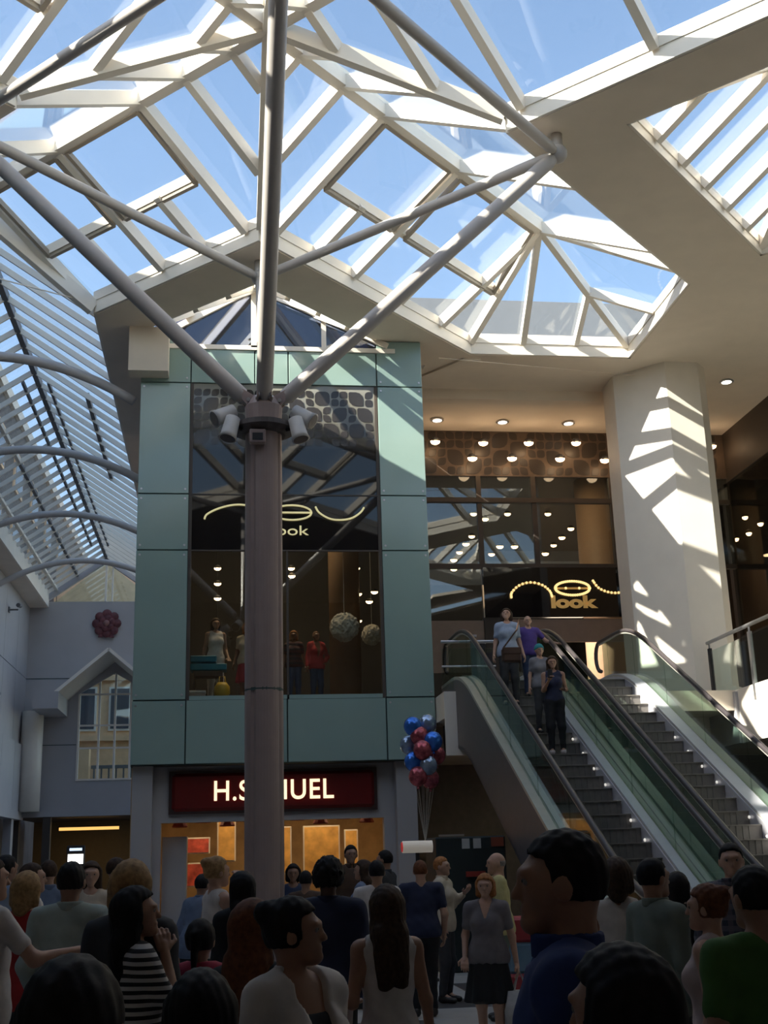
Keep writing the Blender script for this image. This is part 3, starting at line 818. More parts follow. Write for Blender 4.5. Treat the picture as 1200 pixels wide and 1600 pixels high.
def escalator(xa, xi0, xi1, xb, gl, gr, label):
    e = thing('escalator', label, 'escalator', (xa + .75, YBOT, 0))
    nst = int((YTOP - YBOT) / (.2 / TANE)); run = .2 / TANE
    sm = None
    for i in range(nst + 1):
        y = YBOT + i * run; z = ez(y) 
        if sm is None:
            mb = MB()
            mb.box(xi0, xi1, y, y + .02, z - .16, z + .19)           # riser
            mb.box(xi0, xi1, y - .02, y + run, z + .185, z + .2)      # tread
            for k in range(11): mb.box(xi0 + .04 + k*.093, xi0 + .075 + k*.093, y - .008, y, z - .0, z + .185)
            o = mb.build('step', STEPM, e); sm = o.data; b0 = (y, z)
            MB().box(xi0 + .01, xi1 - .01, y - .022, y + .03, z + .196, z + .204).build('nosing_strip', mat('step_edge', (.30, .28, .24), .5), o)
            ns = o.children[0].data
        else:
            o = bpy.data.objects.new('step', sm); COL.objects.link(o); o.parent = e; o.matrix_parent_inverse = e.matrix_basis.inverted()
            o.location = (0, y - b0[0], z - b0[1])
            c = bpy.data.objects.new('nosing_strip', ns); COL.objects.link(c); c.parent = o
    for s, (x0, x1, xs) in (('l', (xa, xi0 - .02, xi0 - .02)), ('r', (xi1 + .02, xb, xi1 + .02))):
        xm = gl if s == 'l' else gr
        ribbon(x0, x1, .24, .30).build('deck', DECK, e)
        ribbon(xs - .015, xs + .015, -.12, .27).build('skirt', SKIRT, e)
        inner = (xs + .02 if s == 'l' else xs - .02)
        ribbon(xs if s == 'r' else xm + .02, xm - .03 if s == 'r' else xs, .30, .325).build('deck_strip', SKIRT, e)
        # glass balustrade in panels
        L = 1.55; y = YBOT - .5
        while y < YTOP + 1.6:
            yy = min(y + L, YTOP + 1.8)
            ribbon(xm - .008, xm + .008, .30, 1.13, y0=y + .01, y1=yy - .01).build('glass_panel', GREENG, e)
            y += L
        a = [(xm, yy, zz) for yy, zz in path(1.17)]
        y0, z0 = a[0][1], a[0][2]; y1, z1 = a[-1][1], a[-1][2]
        lo = [(xm, y0 - .28*math.sin(t), z0 - .3 + .3*math.cos(t)) for t in [math.pi*k/8 for k in range(8, 0, -1)]]
        hi = [(xm, y1 + .28*math.sin(t), z1 - .3 + .3*math.cos(t)) for t in [math.pi*k/8 for k in range(1, 9)]]
        MB().tube(lo + a + hi, .042, 8).build('handrail', HANDR, e, True)
        ribbon(xm - .02, xm + .02, 1.11, 1.14).build('rail_profile', DECK, e)
        # little skirt lamps
        for k in range(14):
            y = YBOT + .6 + k * .52
            MB().sphere((inner + (.02 if s == 'l' else -.02), y, ez(y) + .14), (.02, .03, .025), 6, 4).build('skirt_lamp', mat('skirt_lamp_glow', (1, .95, .85), .4, emit=.5, var=0), e)
    ribbon(xa, xa + .03, -1.02, .24).build('side_cladding', CLAD, e)
    ribbon(xb - .03, xb, -1.02, .24).build('side_cladding', CLAD, e)
    ribbon(xa, xb, -1.05, -1.0).build('underside', CLAD, e)
    MB().box(xa + .02, xb - .02, YTOP + .25, YTOP + 1.5, 4.66, 4.705).build('landing_plate', STEEL, e)
    MB().box(xa + .02, xb - .02, YBOT - 1.2, YBOT, -.0, .02).build('landing_plate', STEEL, e)
    return e
escalator(4.36, 4.68, 5.72, 5.99, 4.50, 5.91, 'left escalator with people riding down beside the dark side cladding')
escalator(6.01, 6.32, 7.48, 7.92, 6.12, 7.74, 'right escalator with empty steps in front of the white pillar')
# small panels and posts on the landing left of the escalators
for i, (x, y) in enumerate(((4.75, 22.62), (5.1, 23.4))):
    pt = thing('landing_post', ['dark post on the landing edge right of the teal box', 'second dark post on the landing, nearer the escalator'][i], 'post', (x, y, 4.7))
    MB().box(x - .05, x + .05, y - .06, y, 3.65 if i == 0 else 4.7, 5.75).build('post', RUBBER, pt)
    MB().box(x - .07, x + .07, y - .08, y + .02, 5.75, 5.79).build('cap', STEEL, pt)
lr = thing('landing_balustrade', 'glass balustrade with steel rail on the landing beside the teal box', 'balustrade', (4.5, 22.7, 4.7))
MB().tube([(4.14, 22.7, 5.68), (5.2, 22.7, 5.68)], .03, 10).build('rail', STEEL, lr)
MB().box(4.14, 5.2, 22.69, 22.71, 4.75, 5.55).build('glass_panel', CLEARG, lr)
MB().tube([(4.14, 22.7, 5.2), (5.2, 22.7, 5.2)], .02, 8).build('rail', STEEL, lr)

# right gallery balustrade
gb = thing('gallery_balustrade', 'glass balustrade with steel handrail along the sunlit right gallery edge', 'balustrade', (10.1, 20, 4.7))
MB().tube([(10.12, 12, 5.85), (10.12, 24.1, 5.85)], .04, 10).build('handrail', STEEL, gb, True)
for i, y in enumerate((24.0, 22.0, 20.0, 18.0, 16.0, 14.0)):
    MB().box(10.09, 10.15, y - .05, y + .05, 4.4, 5.72).build('post', STEEL if i else RUBBER, gb)
    MB().tube([(10.12, y, 5.72), (10.12, y, 5.83)], .02, 8).build('bracket', STEEL, gb)
    MB().box(10.11, 10.125, y - 1.92, y - .08, 4.62, 5.66).build('glass_panel', CLEARG, gb)
MB().box(10.04, 10.10, 22.8, 24.2, 3.65, 4.66).build('edge_panel', WALLW, gb)

# ---------------- signs
def text(name, s, loc, size, m, par, ext=.02, bold=0.0, sx=1.0, face='y', align='CENTER', space=1.0):
    c = bpy.data.curves.new(name, 'FONT'); c.body = s; c.size = size; c.extrude = ext; c.offset = bold; c.align_x = align; c.space_character = space
    o = bpy.data.objects.new(name, c); COL.objects.link(o)
    dg = bpy.context.evaluated_depsgraph_get()
    me = bpy.data.meshes.new_from_object(o.evaluated_get(dg)); me.name = name
    bpy.data.objects.remove(o); bpy.data.curves.remove(c)
    ob = bpy.data.objects.new(name, me); COL.objects.link(ob)
    me.materials.clear(); me.materials.append(m)
    ob.location = loc; ob.rotation_euler = (math.pi/2, 0, 0); ob.scale = (sx, 1, 1)
    if par is not None: sub(ob, par)
    return ob
SIGNLIT = mat('lit_cream_letters', (1, .86, .6), .5, emit=1.0, ecol=(1, .84, .55), var=0)
REDS = mat('deep_red_sign', (.17, .012, .012), .25, var=.05)
sg = thing('shop_sign', 'dark red jeweller sign with glowing cream letters under the teal box', 'sign', (.95, 23.95, 3.0))
MB().bbox(-1.02, 2.93, 23.86, 24.0, 2.63, 3.38, .08).build('board', REDS, sg)
MB().box(-1.06, 2.97, 23.92, 24.0, 2.6, 3.41).build('surround', mat('brown_surround', (.06, .03, .025), .4), sg)
text('lettering', 'H.SAMUEL', (.94, 23.85, 2.84), .53, SIGNLIT, sg, .012, .006, .90, space=1.10)

def new_look(name, pts, m, r, y, par_label, text_args, beads=None):
    s = thing(name, par_label, 'sign', (0, y, 8))
    for poly in pts:
        q = []
        n = len(poly)                       # Catmull-Rom through the measured points
        for i in range(n - 1):
            p0, p1, p2, p3 = (Vector(poly[max(0, i-1)]), Vector(poly[i]), Vector(poly[i+1]), Vector(poly[min(n-1, i+2)]))
            for k in range(6):
                u = k / 6
                q.append(.5*((2*p1) + (p2-p0)*u + (2*p0-5*p1+4*p2-p3)*u*u + (3*p1-p0-3*p2+p3)*u**3))
        q.append(Vector(poly[-1]))
        MB().tube([(v.x, y - .03, v.y) for v in q], r, 8).build('letter_tube', m, s, True)
        if beads:
            for k in range(0, len(q), 2):
                MB().sphere((q[k].x, y - .05, q[k].y), r*1.35, 8, 5).build('bulb', beads, s, True)
    text('lettering', *text_args[0], m, s, .012, *text_args[1])
    return s
def ell(cx, cz, rx, rz, n=16): return [(cx + rx*math.cos(2*math.pi*k/n), cz + rz*math.sin(2*math.pi*k/n)) for k in range(n + 1)]
CREAMT = mat('cream_neon_tube', (.85, .78, .45), .4, emit=.35, ecol=(1, .88, .45), var=0)
new_look('shop_sign', [[(-.44, 8.34), (-.38, 8.45), (-.12, 8.58), (.22, 8.65), (.56, 8.60), (.86, 8.46), (.93, 8.34)],
                       ell(1.32, 8.49, .40, .155), [(.94, 8.49), (1.70, 8.49)],
                       [(1.80, 8.62), (1.88, 8.49), (2.08, 8.37), (2.30, 8.34), (2.54, 8.38), (2.72, 8.50), (2.80, 8.61)]],
         CREAMT, .02, YB, 'thin cream new look lettering on the black glass of the teal box', (('look', (1.27, YB - .02, 8.02), .29), (0.0, 1.45)))
GOLD = mat('gold_bulb_letters', (.72, .46, .16), .35, metal=.4, emit=.12, ecol=(1, .62, .2), var=.1)
BULB = mat('gold_bulb', (1, .8, .45), .4, emit=.9, ecol=(1, .72, .3), var=0)
s2 = new_look('shop_sign', [[(7.10, 7.86), (7.12, 7.98), (7.32, 8.16), (7.62, 8.24), (7.92, 8.17), (8.10, 8.02), (8.15, 7.88)],
                            ell(8.70, 8.09, .45, .18), [(8.27, 8.09), (9.13, 8.09)],
                            [(9.25, 8.28), (9.38, 8.1), (9.62, 7.99), (9.9, 7.97), (10.15, 8.06), (10.35, 8.22)]],
              GOLD, .026, YS - .12, 'gold bulb new look sign on black band above the upper shop entrance', (('look', (8.68, YS - .15, 7.60), .42), (.02, 1.5)), BULB)
MB().box(6.42, 10.6, YS - .12, YS + .02, 7.36, 8.64).build('board', BLACKG, s2)

# ---------------- small things on the walls and in the hall
ro = thing('wall_rosette', 'dark red rose-shaped emblem high on the far gable wall', 'emblem', (-4.87, 49.9, 11.25))
REDM = mat('maroon_rosette', (.13, .035, .042), .6, var=.3, scale=5)
for ring, (k, r0, rs) in enumerate(((8, .40, .20), (6, .2, .17))):
    for i in range(k):
        a = 2*math.pi*i/k + ring*.3
        MB().sphere((-4.87 + r0*math.cos(a), 49.86 - .05*ring, 11.25 + r0*math.sin(a)), (rs, .08, rs), 10, 6).build('petal', REDM, ro, True)
MB().sphere((-4.87, 49.74, 11.25), (.13, .08, .13), 10, 6).build('centre', mat('pinkish_centre', (.25, .12, .11), .5), ro, True)
for i, (x, z) in enumerate(((-5.1, 10.72), (-4.65, 10.7))): MB().slab([(x, 49.85, z + .3), (x + .1, 49.85, z - .05), (x - .1, 49.85, z - .05)], .04).build('ribbon_tail', REDM, ro)
def camera_box(y, z, label):
    c = thing('security_camera', label, 'camera', (-7.9, y, z))
    MB().box(-8.0, -7.95, y - .1, y + .1, z - .1, z + .1).build('wall_plate', GREYST, c)
    MB().tube([(-7.95, y, z), (-7.65, y, z)], .03, 8).build('arm', GREYST, c)
    MB().tube([(-7.62, y - .25, z + .12), (-7.62, y + .2, z + .18)], .08, 10).build('body', GREYST, c)
camera_box(45.2, 10.9, 'dark security camera on a bracket high on the left wall')
camera_box(41.9, 7.2, 'second dark camera bracket lower on the left wall')
# lower left shop lights
for i, (px, py, w) in enumerate(((80, 1278, 1.2), (92, 1298, 2.4))):
    p = on_y(px, py, 52); c = thing('strip_light', ['short amber strip light in the shop under the far gable', 'long amber strip light in the shop under the far gable'][i], 'lamp', p)
    MB().box(p.x, p.x + w, 52, 52.15, p.z, p.z + .12).build('tube', mat('amber_tube', (1, .6, .2), .4, emit=1.0, ecol=(1, .55, .15), var=0), c)
    MB().box(p.x - .05, p.x + w + .05, 52, 52.2, p.z + .12, p.z + .16).build('housing', DARK, c)
p = on_y(118, 1340, 46); sc_ = thing('lit_screen', 'bright white screen on a stand under the far gable', 'screen', (p.x, 46, 0))
MB().bbox(p.x - .32, p.x + .32, 46, 46.08, p.z - .3, p.z + .42, .02).build('case', DARK, sc_)
MB().box(p.x - .27, p.x + .27, 45.985, 46, p.z - .22, p.z + .12).build('display', mat('screen_glow', (1, .96, .88), .4, emit=2.2, var=0), sc_)
MB().box(p.x - .22, p.x + .22, 45.985, 46, p.z + .24, p.z + .33).build('header', mat('blue_glow', (.6, .75, 1), .4, emit=1.2, var=0), sc_)
MB().box(p.x - .06, p.x + .06, 46, 46.06, 0, p.z - .28).build('stand', DARK, sc_)
MB().box(p.x - .3, p.x + .3, 45.9, 46.2, 0, .05).build('foot', DARK, sc_)
sb = struct('wall_back')
MB().box(-8.3, -1.0, 56, 56.2, 0, 3.6).build('shop_back', mat('olive_dim_wall', (.16, .11, .05), .7), sb)
MB().box(-8.3, -1.0, 50.3, 56, 3.55, 3.7).build('shop_ceiling', DARKB, sb)
for x in (-8.1, -6.9, -2.6): MB().box(x - .15, x + .15, 49.75, 50.1, 0, 3.55).build('pier', DARKB, sb)
lit('far_shop_light', sb, (-5.5, 53, 3.4), 14, (1, .65, .25), 2)

# foil balloons
FB = [mat('blue_foil', (.06, .22, .75), .16, metal=.6, var=.2, scale=9), mat('red_white_foil', (.45, .10, .12), .2, metal=.5, var=.5, scale=14), mat('silver_blue_foil', (.35, .45, .62), .15, metal=.7, var=.3, scale=11)]
spots = [(645, 1135, 0), (668, 1131, 2), (655, 1150, 1), (677, 1158, 0), (639, 1164, 2), (660, 1172, 1), (682, 1180, 1), (646, 1190, 0), (669, 1196, 2), (653, 1213, 1), (672, 1217, 1)]
words = ['topmost blue foil balloon of the hanging bunch', 'silvery foil balloon at the top right of the bunch', 'red foil balloon just below the top of the bunch', 'blue foil balloon at the right edge of the bunch',
         'silvery foil balloon at the left edge of the bunch', 'red foil balloon in the middle of the bunch', 'red foil balloon at the right edge of the bunch', 'blue foil balloon low on the left of the bunch',
         'silvery foil balloon low on the right of the bunch', 'lowest red foil balloon of the bunch on the left', 'lowest red foil balloon of the bunch on the right']
for (px, py, k), w in zip(spots, words):
    p = on_y(px, py, 20 + rng.uniform(-.25, .25)); t = thing('foil_balloon', w, 'balloon', p, 0, 'foil balloons in the hanging bunch')
    MB().sphere(p, (.155, .11, .165), 14, 10).build('envelope', FB[k], t, True)
    MB().lathe([(.012, 0), (.02, -.03), (.03, -.045)], p - Vector((0, 0, .16)), 8).build('neck', FB[k], t)
    MB().tube([p - Vector((0, 0, .18)), (3.25, 20.0, 1.9)], .002, 4).build('string', WHITE, t)
# kiosk with drum sign
k = thing('drum_sign', 'white drum sign with red disc hanging beside the shop pilaster', 'sign', on_y(652, 1323, 18))
q = on_y(652, 1323, 18)
MB().tube([(q.x - .22, 18, q.z), (q.x + .22, 18, q.z)], .085, 20).build('drum', mat('cream_drum', (.75, .70, .62), .5, emit=.12, ecol=(1, .9, .75), var=0), k, False)
MB().tube([(q.x - .235, 18, q.z), (q.x - .218, 18, q.z)], .07, 16).build('red_disc', mat('bright_red', (.7, .04, .05), .5, emit=.2, ecol=(.8, .05, .05), var=0), k)
MB().tube([(q.x, 18, q.z - .085), (q.x, 18, 0)], .03, 10).build('stand', DARK, k)
MB().lathe([(.25, 0), (.25, .03), (.05, .06)], (q.x, 18, 0), 16).build('foot', DARK, k)
ks = thing('kiosk', 'dark kiosk with small white posters under the escalator', 'kiosk', (4, 19.3, 0))
DK = mat('kiosk_dark_green', (.02, .028, .026), .6, var=.1)
MB().bbox(3.25, 4.35, 19, 20, 0, 1.98, .02).build('body', DK, ks)
MB().box(3.3, 3.7, 18.98, 19, 1.99, 2.02).build('top_strip', STEEL, ks)
for i, x in enumerate((3.72, 3.9, 4.06)): MB().box(x - .06, x + .06, 18.985, 19, 1.80, 1.95).build('poster', mat('pale_poster', (.5, .5, .48), .6) if i < 2 else DK, ks)
MB().box(4.12, 4.32, 18.985, 19, 1.82, 1.96).build('red_panel', mat('dull_orange_red', (.25, .06, .03), .6), ks)
MB().box(3.7, 4.0, 18.95, 19, 1.38, 1.46).build('red_shelf', mat('shelf_red', (.3, .03, .02), .6), ks)
st = thing('play_stand', 'red blue and yellow stand on the floor behind the grey-top woman', 'stand', (3.0, 15.6, 0))
x0 = on_y(815, 1500, 14.2).x
RED2 = mat('toy_red', (.38, .04, .05), .5); 
MB().bbox(x0 - .25, x0 + .3, 14.0, 14.5, 0, .42, .03).build('base', RED2, st)
MB().bbox(x0 - .2, x0 + .22, 14.02, 14.4, .42, .75, .03).build('blue_block', mat('toy_blue', (.16, .28, .40), .5), st)
MB().bbox(x0 - .2, x0 + .22, 14.02, 14.4, .75, 1.02, .03).build('red_block', RED2, st)
MB().tube([(x0 + .24, 14.0, .1), (x0 + .24, 14.0, 1.05)], .035, 10).build('yellow_post', mat('toy_yellow', (.45, .38, .03), .5), st)

# ================================================================== PEOPLE
def _cap(P, a, b, ra, rb):
    a = np.asarray(a, float); b = np.asarray(b, float); ba = b - a; pa = P - a
    h = np.clip((pa @ ba) / max(1e-9, ba @ ba), 0, 1)
    return np.linalg.norm(pa - h[:, None] * ba, axis=1) - (ra + (rb - ra) * h)
def _ell(P, c, r):
    q = (P - np.asarray(c, float)); r = np.asarray(r, float)
    k0 = np.linalg.norm(q / r, axis=1); k1 = np.linalg.norm(q / (r * r), axis=1)
    return k0 * (k0 - 1) / np.maximum(k1, 1e-9)
def _smin(a, b, k):
    h = np.maximum(k - np.abs(a - b), 0) / k
    return np.minimum(a, b) - h * h * k * .25
def nets(fn, xs, ys, zs):
    """surface nets over a tensor grid, returns vertices and quads"""
    nx, ny, nz = len(xs), len(ys), len(zs)
    X, Y, Z = np.meshgrid(xs, ys, zs, indexing='ij')
    d = fn(np.stack([X.ravel(), Y.ravel(), Z.ravel()], 1)).reshape(nx, ny, nz)
    d = np.where(np.abs(d) < 1e-7, 1e-7, d)
    d[0] = np.maximum(d[0], 1e-3); d[-1] = np.maximum(d[-1], 1e-3); d[:, 0] = np.maximum(d[:, 0], 1e-3); d[:, -1] = np.maximum(d[:, -1], 1e-3)
    d[:, :, 0] = np.maximum(d[:, :, 0], 1e-3); d[:, :, -1] = np.maximum(d[:, :, -1], 1e-3)
    sg = d < 0
    acc = np.zeros((nx-1, ny-1, nz-1, 3)); cnt = np.zeros((nx-1, ny-1, nz-1))
    G = (xs, ys, zs)
    for ax in range(3):
        o1, o2 = [k for k in range(3) if k != ax]
        sl0 = [slice(None)]*3; sl1 = [slice(None)]*3
        sl0[ax] = slice(0, -1); sl1[ax] = slice(1, None)
        d0 = d[tuple(sl0)]; d1 = d[tuple(sl1)]
        cr = (d0 < 0) != (d1 < 0)
        t = np.where(cr, d0 / np.where(cr, d0 - d1, 1), 0)
        pos = np.zeros(d0.shape + (3,))
        shp = [1, 1, 1]
        for k in range(3):
            g = G[k]; sh = [1, 1, 1]; sh[k] = -1
            if k == ax: pos[..., k] = g[:-1].reshape(sh) + t * np.diff(g).reshape(sh)
            else: pos[..., k] = g.reshape(sh)
        for a in (0, 1):
            for b in (0, 1):
                s = [slice(None)]*3
                n1, n2 = d.shape[o1], d.shape[o2]
                s[o1] = slice(a, n1 - 1 + a); s[o2] = slice(b, n2 - 1 + b)
                s = tuple(s)
                acc += pos[s] * cr[s][..., None]; cnt += cr[s]
    act = cnt > 0
    idx = -np.ones(act.shape, int); idx[act] = np.arange(act.sum())
    V = acc[act] / cnt[act][:, None]
    Q = []
    for ax in range(3):
        o1, o2 = [(1, 2), (2, 0), (0, 1)][ax]
        sl0 = [slice(1, -1)]*3; sl1 = [slice(1, -1)]*3
        sl0[ax] = slice(0, -1); sl1[ax] = slice(1, None)
        s0 = sg[tuple(sl0)]; s1 = sg[tuple(sl1)]
        for flip in (0, 1):
            w = np.argwhere((s0 & ~s1) if flip == 0 else (~s0 & s1))
            if not len(w): continue
            base = w.copy()
            for k in range(3):
                if k != ax: base[:, k] += 1
            e1 = np.zeros(3, int); e1[o1] = 1; e2 = np.zeros(3, int); e2[o2] = 1
            c = [base - e1 - e2, base - e2, base, base - e1]
            q = np.stack([idx[tuple(x.T)] for x in c], 1)
            if flip: q = q[:, ::-1]
            Q.append(q)
    return V, (np.concatenate(Q) if Q else np.zeros((0, 4), int))
def net_obj(name, V, Q, m, parent):
    me = bpy.data.meshes.new(name)
    me.vertices.add(len(V)); me.vertices.foreach_set('co', V.astype(np.float32).ravel())
    n = len(Q)
    me.loops.add(n * 4); me.loops.foreach_set('vertex_index', Q.astype(np.int32).ravel())
    me.polygons.add(n); me.polygons.foreach_set('loop_start', np.arange(0, n*4, 4, dtype=np.int32))
    me.polygons.foreach_set('use_smooth', np.ones(n, bool))
    me.update(calc_edges=True); me.validate()
    me.materials.append(m)
    o = bpy.data.objects.new(name, me); COL.objects.link(o); o.parent = parent
    return o
def axis(lo, hi, step, flo=None, fhi=None, fine=None):
    pts = [lo]; x = lo
    while x < hi:
        x += fine if (flo is not None and flo <= x < fhi) else step
        pts.append(x)
    return np.array(pts)

SKINS = {'fair': mat('fair_skin', (.50, .30, .21), .5, var=.06, scale=30), 'tan': mat('tan_skin', (.36, .20, .13), .5, var=.06, scale=30), 'dark': mat('dark_skin', (.11, .060, .04), .45, var=.08, scale=30)}
def hairmat(name, col):
    m = mat(name, col, .62, var=.35, scale=38, bump=.5, spec=.22)
    return m
HAIRC = {'black': hairmat('black_hair', (.012, .010, .010)), 'brown': hairmat('brown_hair', (.055, .032, .020)), 'auburn': hairmat('auburn_hair', (.14, .050, .022)),
         'blond': hairmat('blond_hair', (.36, .22, .10)), 'ginger': hairmat('ginger_hair', (.36, .15, .05)), 'grey': hairmat('grey_hair', (.28, .26, .24))}
SHOE = mat('dark_shoe_leather', (.03, .025, .022), .4, var=.1)
SHOEW = mat('pale_shoe', (.5, .45, .46), .5, var=.1)
EYEW = mat('eye_white', (.20, .18, .165), .4, var=0); EYED = mat('dark_iris', (.02, .015, .012), .15, var=0)
def cloth(name, col, rough=.8): return mat('cloth_' + name, col, rough, var=.10, scale=14, bump=.15)
def stripe_cloth(name, c1, c2, freq, axis_=2, freq2=0, c3=None):
    if name in _m: return _m[name]
    m = bpy.data.materials.new(name); m.use_nodes = True; t = m.node_tree; b = t.nodes['Principled BSDF']
    tc = t.nodes.new('ShaderNodeTexCoord'); sp = t.nodes.new('ShaderNodeSeparateXYZ'); t.links.new(tc.outputs['Object'], sp.inputs[0])
    def wave(k, f):
        mu = t.nodes.new('ShaderNodeMath'); mu.operation = 'MULTIPLY'; mu.inputs[1].default_value = f
        fr = t.nodes.new('ShaderNodeMath'); fr.operation = 'FRACT'; gt = t.nodes.new('ShaderNodeMath'); gt.operation = 'GREATER_THAN'; gt.inputs[1].default_value = .5
        t.links.new(sp.outputs[k], mu.inputs[0]); t.links.new(mu.outputs[0], fr.inputs[0]); t.links.new(fr.outputs[0], gt.inputs[0]); return gt
    mx = t.nodes.new('ShaderNodeMix'); mx.data_type = 'RGBA'; mx.inputs[6].default_value = (*c1, 1); mx.inputs[7].default_value = (*c2, 1)
    t.links.new(wave(axis_, freq).outputs[0], mx.inputs[0]); out = mx
    if freq2:
        m2 = t.nodes.new('ShaderNodeMix'); m2.data_type = 'RGBA'; m2.inputs[7].default_value = (*c3, 1); m2.inputs[0].default_value = .5
        w = wave(0, freq2); ml = t.nodes.new('ShaderNodeMath'); ml.operation = 'MULTIPLY'; ml.inputs[1].default_value = .5
        t.links.new(w.outputs[0], ml.inputs[0]); t.links.new(ml.outputs[0], m2.inputs[0]); t.links.new(mx.outputs[2], m2.inputs[6]); out = m2
    t.links.new(out.outputs[2], b.inputs['Base Color']); b.inputs['Roughness'].default_value = .8
    _m[name] = m; return m

ARMS = {   # elbow and wrist, right arm (+x), in a 1.75 m figure facing +y
    'down': ((.245, -.03, 1.14), (.265, .05, .90)),
    'relaxed': ((.25, -.05, 1.15), (.23, .12, .95)),
    'bent': ((.25, -.03, 1.15), (.16, .22, 1.12)),
    'phone': ((.22, .04, 1.14), (.10, .25, 1.30)),
    'chin': ((.17, .17, 1.15), (.03, .13, 1.45)),
    'face': ((.22, .22, 1.28), (.06, .19, 1.54)),
    'rail': ((.33, .12, 1.20), (.42, .36, 1.15)),
    'reach': ((.30, .16, 1.22), (.30, .42, 1.25)),
    'side': ((.36, .04, 1.20), (.58, .16, 1.12)),
    'hip': ((.36, -.06, 1.16), (.20, .05, 1.02)),
    'bag': ((.26, -.02, 1.14), (.29, .02, .88)),
}
def person(label, loc, H, heading, sex='m', skin='fair', hair=('short', 'black'), top=('tee', None), bottom=('trousers', None),
           armL='down', armR='down', head=(0, 0), lean=0.0, near=False, stride=.0, shoes=None, build=1.0, extra=None, cat='person', group=None, neck_v=False):
    s = H / 1.75
    t = thing('person' if cat == 'person' else 'mannequin', label, cat, loc, -heading, group)
    t.scale = (s, s, s)
    w = (1.0 if sex == 'm' else .88) * build
    shx = .185 * w
    yaw, pit = math.radians(head[0]), math.radians(head[1])
    cyw, syw = math.cos(yaw), math.sin(yaw); cp, sp_ = math.cos(pit), math.sin(pit)
    piv = np.array([0, lean * .62, 1.52])
    Rm = np.array([[cyw, syw, 0], [-syw, cyw, 0], [0, 0, 1]]) @ np.array([[1, 0, 0], [0, cp, -sp_], [0, sp_, cp]])   # head frame to body frame
    def tohead(P): return (P - piv) @ Rm + np.array([0, 0, 1.52])
    def sh(p): return np.array([p[0], p[1] + lean * max(0, p[2] - .92), p[2]])
    def arm(spec, sx):
        e, wr = ARMS[spec] if isinstance(spec, str) else spec
        e = np.array([e[0] * sx * (w if e[0] > .2 else 1), e[1], e[2]]); wr = np.array([wr[0] * sx, wr[1], wr[2]])
        return sh((shx * sx, 0, 1.425)), sh(e), sh(wr)
    AL, AR = arm(armL, -1), arm(armR, 1)
    st = stride
    legs = []
    for sx, k in ((-1, 1), (1, -1)):
        hip = np.array([.085 * sx * w, 0, .90]); kn = np.array([.095 * sx, .03 + .10 * st * k + .03 * abs(st), .49]); an = np.array([.10 * sx, -.02 + .20 * st * k, .09])
        legs.append((hip, kn, an))
    bust = sex == 'f'
    def torso(P, g=0.0):
        d = _ell(P, sh((0, 0, 1.29)), (.165*w + g, .108*build + g, .185 + g))
        d = _smin(d, _ell(P, sh((0, .005, 1.10)), ((.142 if bust else .152)*w + g, .100*build + g, .17 + g)), .08)
        d = _smin(d, _ell(P, sh((0, -.012, .95)), ((.178 if bust else .162)*build*(1 if bust else w) + g, .122*build + g, .14 + g)), .08)
        for sx in (-1, 1):
            d = _smin(d, _cap(P, sh((.05*sx, -.01, 1.45)), sh((shx*.93*sx, -.005, 1.42)), .058 + g, .055*w + g), .06)
            if bust: d = _smin(d, _ell(P, sh((.075*sx, .085, 1.28)), (.062 + g, .055 + g, .062 + g)), .05)
        return d
    def arms_(P, g=0.0, upto=2.0):
        d = np.full(len(P), 9.0)
        for a, e, wr in (AL, AR):
            ua = a + (e - a) * min(1, upto)
            d = np.minimum(d, _cap(P, a, ua, .052*w + g, (.052 - .014*min(1, upto))*w + g))
            if upto > 1:
                fe = e + (wr - e) * min(1, upto - 1)
                d = _smin(d, _cap(P, e, fe, .040*w + g, (.040 - .013*min(1, upto - 1))*w + g), .03)
        return d
    def legs_(P, g=0.0):
        d = np.full(len(P), 9.0)
        for h, k, a in legs:
            l = _smin(_cap(P, h, k, .088*build + g, .058 + g), _cap(P, k, a, .056 + g, .038 + g), .04)
            d = _smin(d, l, .03)
        return d
    def headf(P):
        q = tohead(P)
        d = _ell(q, (0, -.012, 1.655), (.076, .096, .098))
        d = _smin(d, _cap(q, (0, .022, 1.630), (0, .058, 1.556), .064, .034), .04)
        d = _smin(d, _ell(q, (0, .080, 1.549), (.020, .016, .015)), .03)
        d = _smin(d, _cap(q, (0, .092, 1.650), (0, .109, 1.614), .008, .0125), .018)
        d = _smin(d, _ell(q, (0, .082, 1.668), (.055, .018, .012)), .02)
        d = _smin(d, _ell(q, (0, .085, 1.583), (.026, .014, .010)), .014)
        for sx in (-1, 1):
            d = np.maximum(d, -(_ell(q, (.033*sx, .106, 1.647), (.020, .018, .013))) * .8)
            d = _smin(d, _ell(q, (.079*sx, -.008, 1.632), (.012, .022, .033)), .012)
        return d
    def body(P):
        d = _smin(torso(P), arms_(P), .05)
        d = _smin(d, legs_(P), .06)
        d = _smin(d, _cap(P, sh((0, -.025, 1.43)), piv + Rm @ np.array([0, -.028, .05]), .058*w, .050*w), .035)
        d = _smin(d, headf(P), .03)
        for h, k, a in legs: d = _smin(d, _cap(P, a, a + np.array([0, .13, -.05]), .036, .028), .03)
        return d
    step, fine = (.017, .0085) if near else (.026, .014)
    ex = max(abs(AL[1][0]), abs(AR[1][0]), abs(AL[2][0]), abs(AR[2][0]), .25) + .08
    ymax = max(AL[2][1], AR[2][1], AL[1][1], AR[1][1], .2) + .16 + abs(lean) * .3
    xs = axis(-ex, ex, step, -.11, .11, fine); ys = axis(-.24 - abs(st) * .2, ymax, step, -.13 + piv[1], .15 + piv[1], fine); zs = axis(-.0, 1.80, step, 1.49, 1.80, fine)
    V, Q = nets(body, xs, ys, zs)
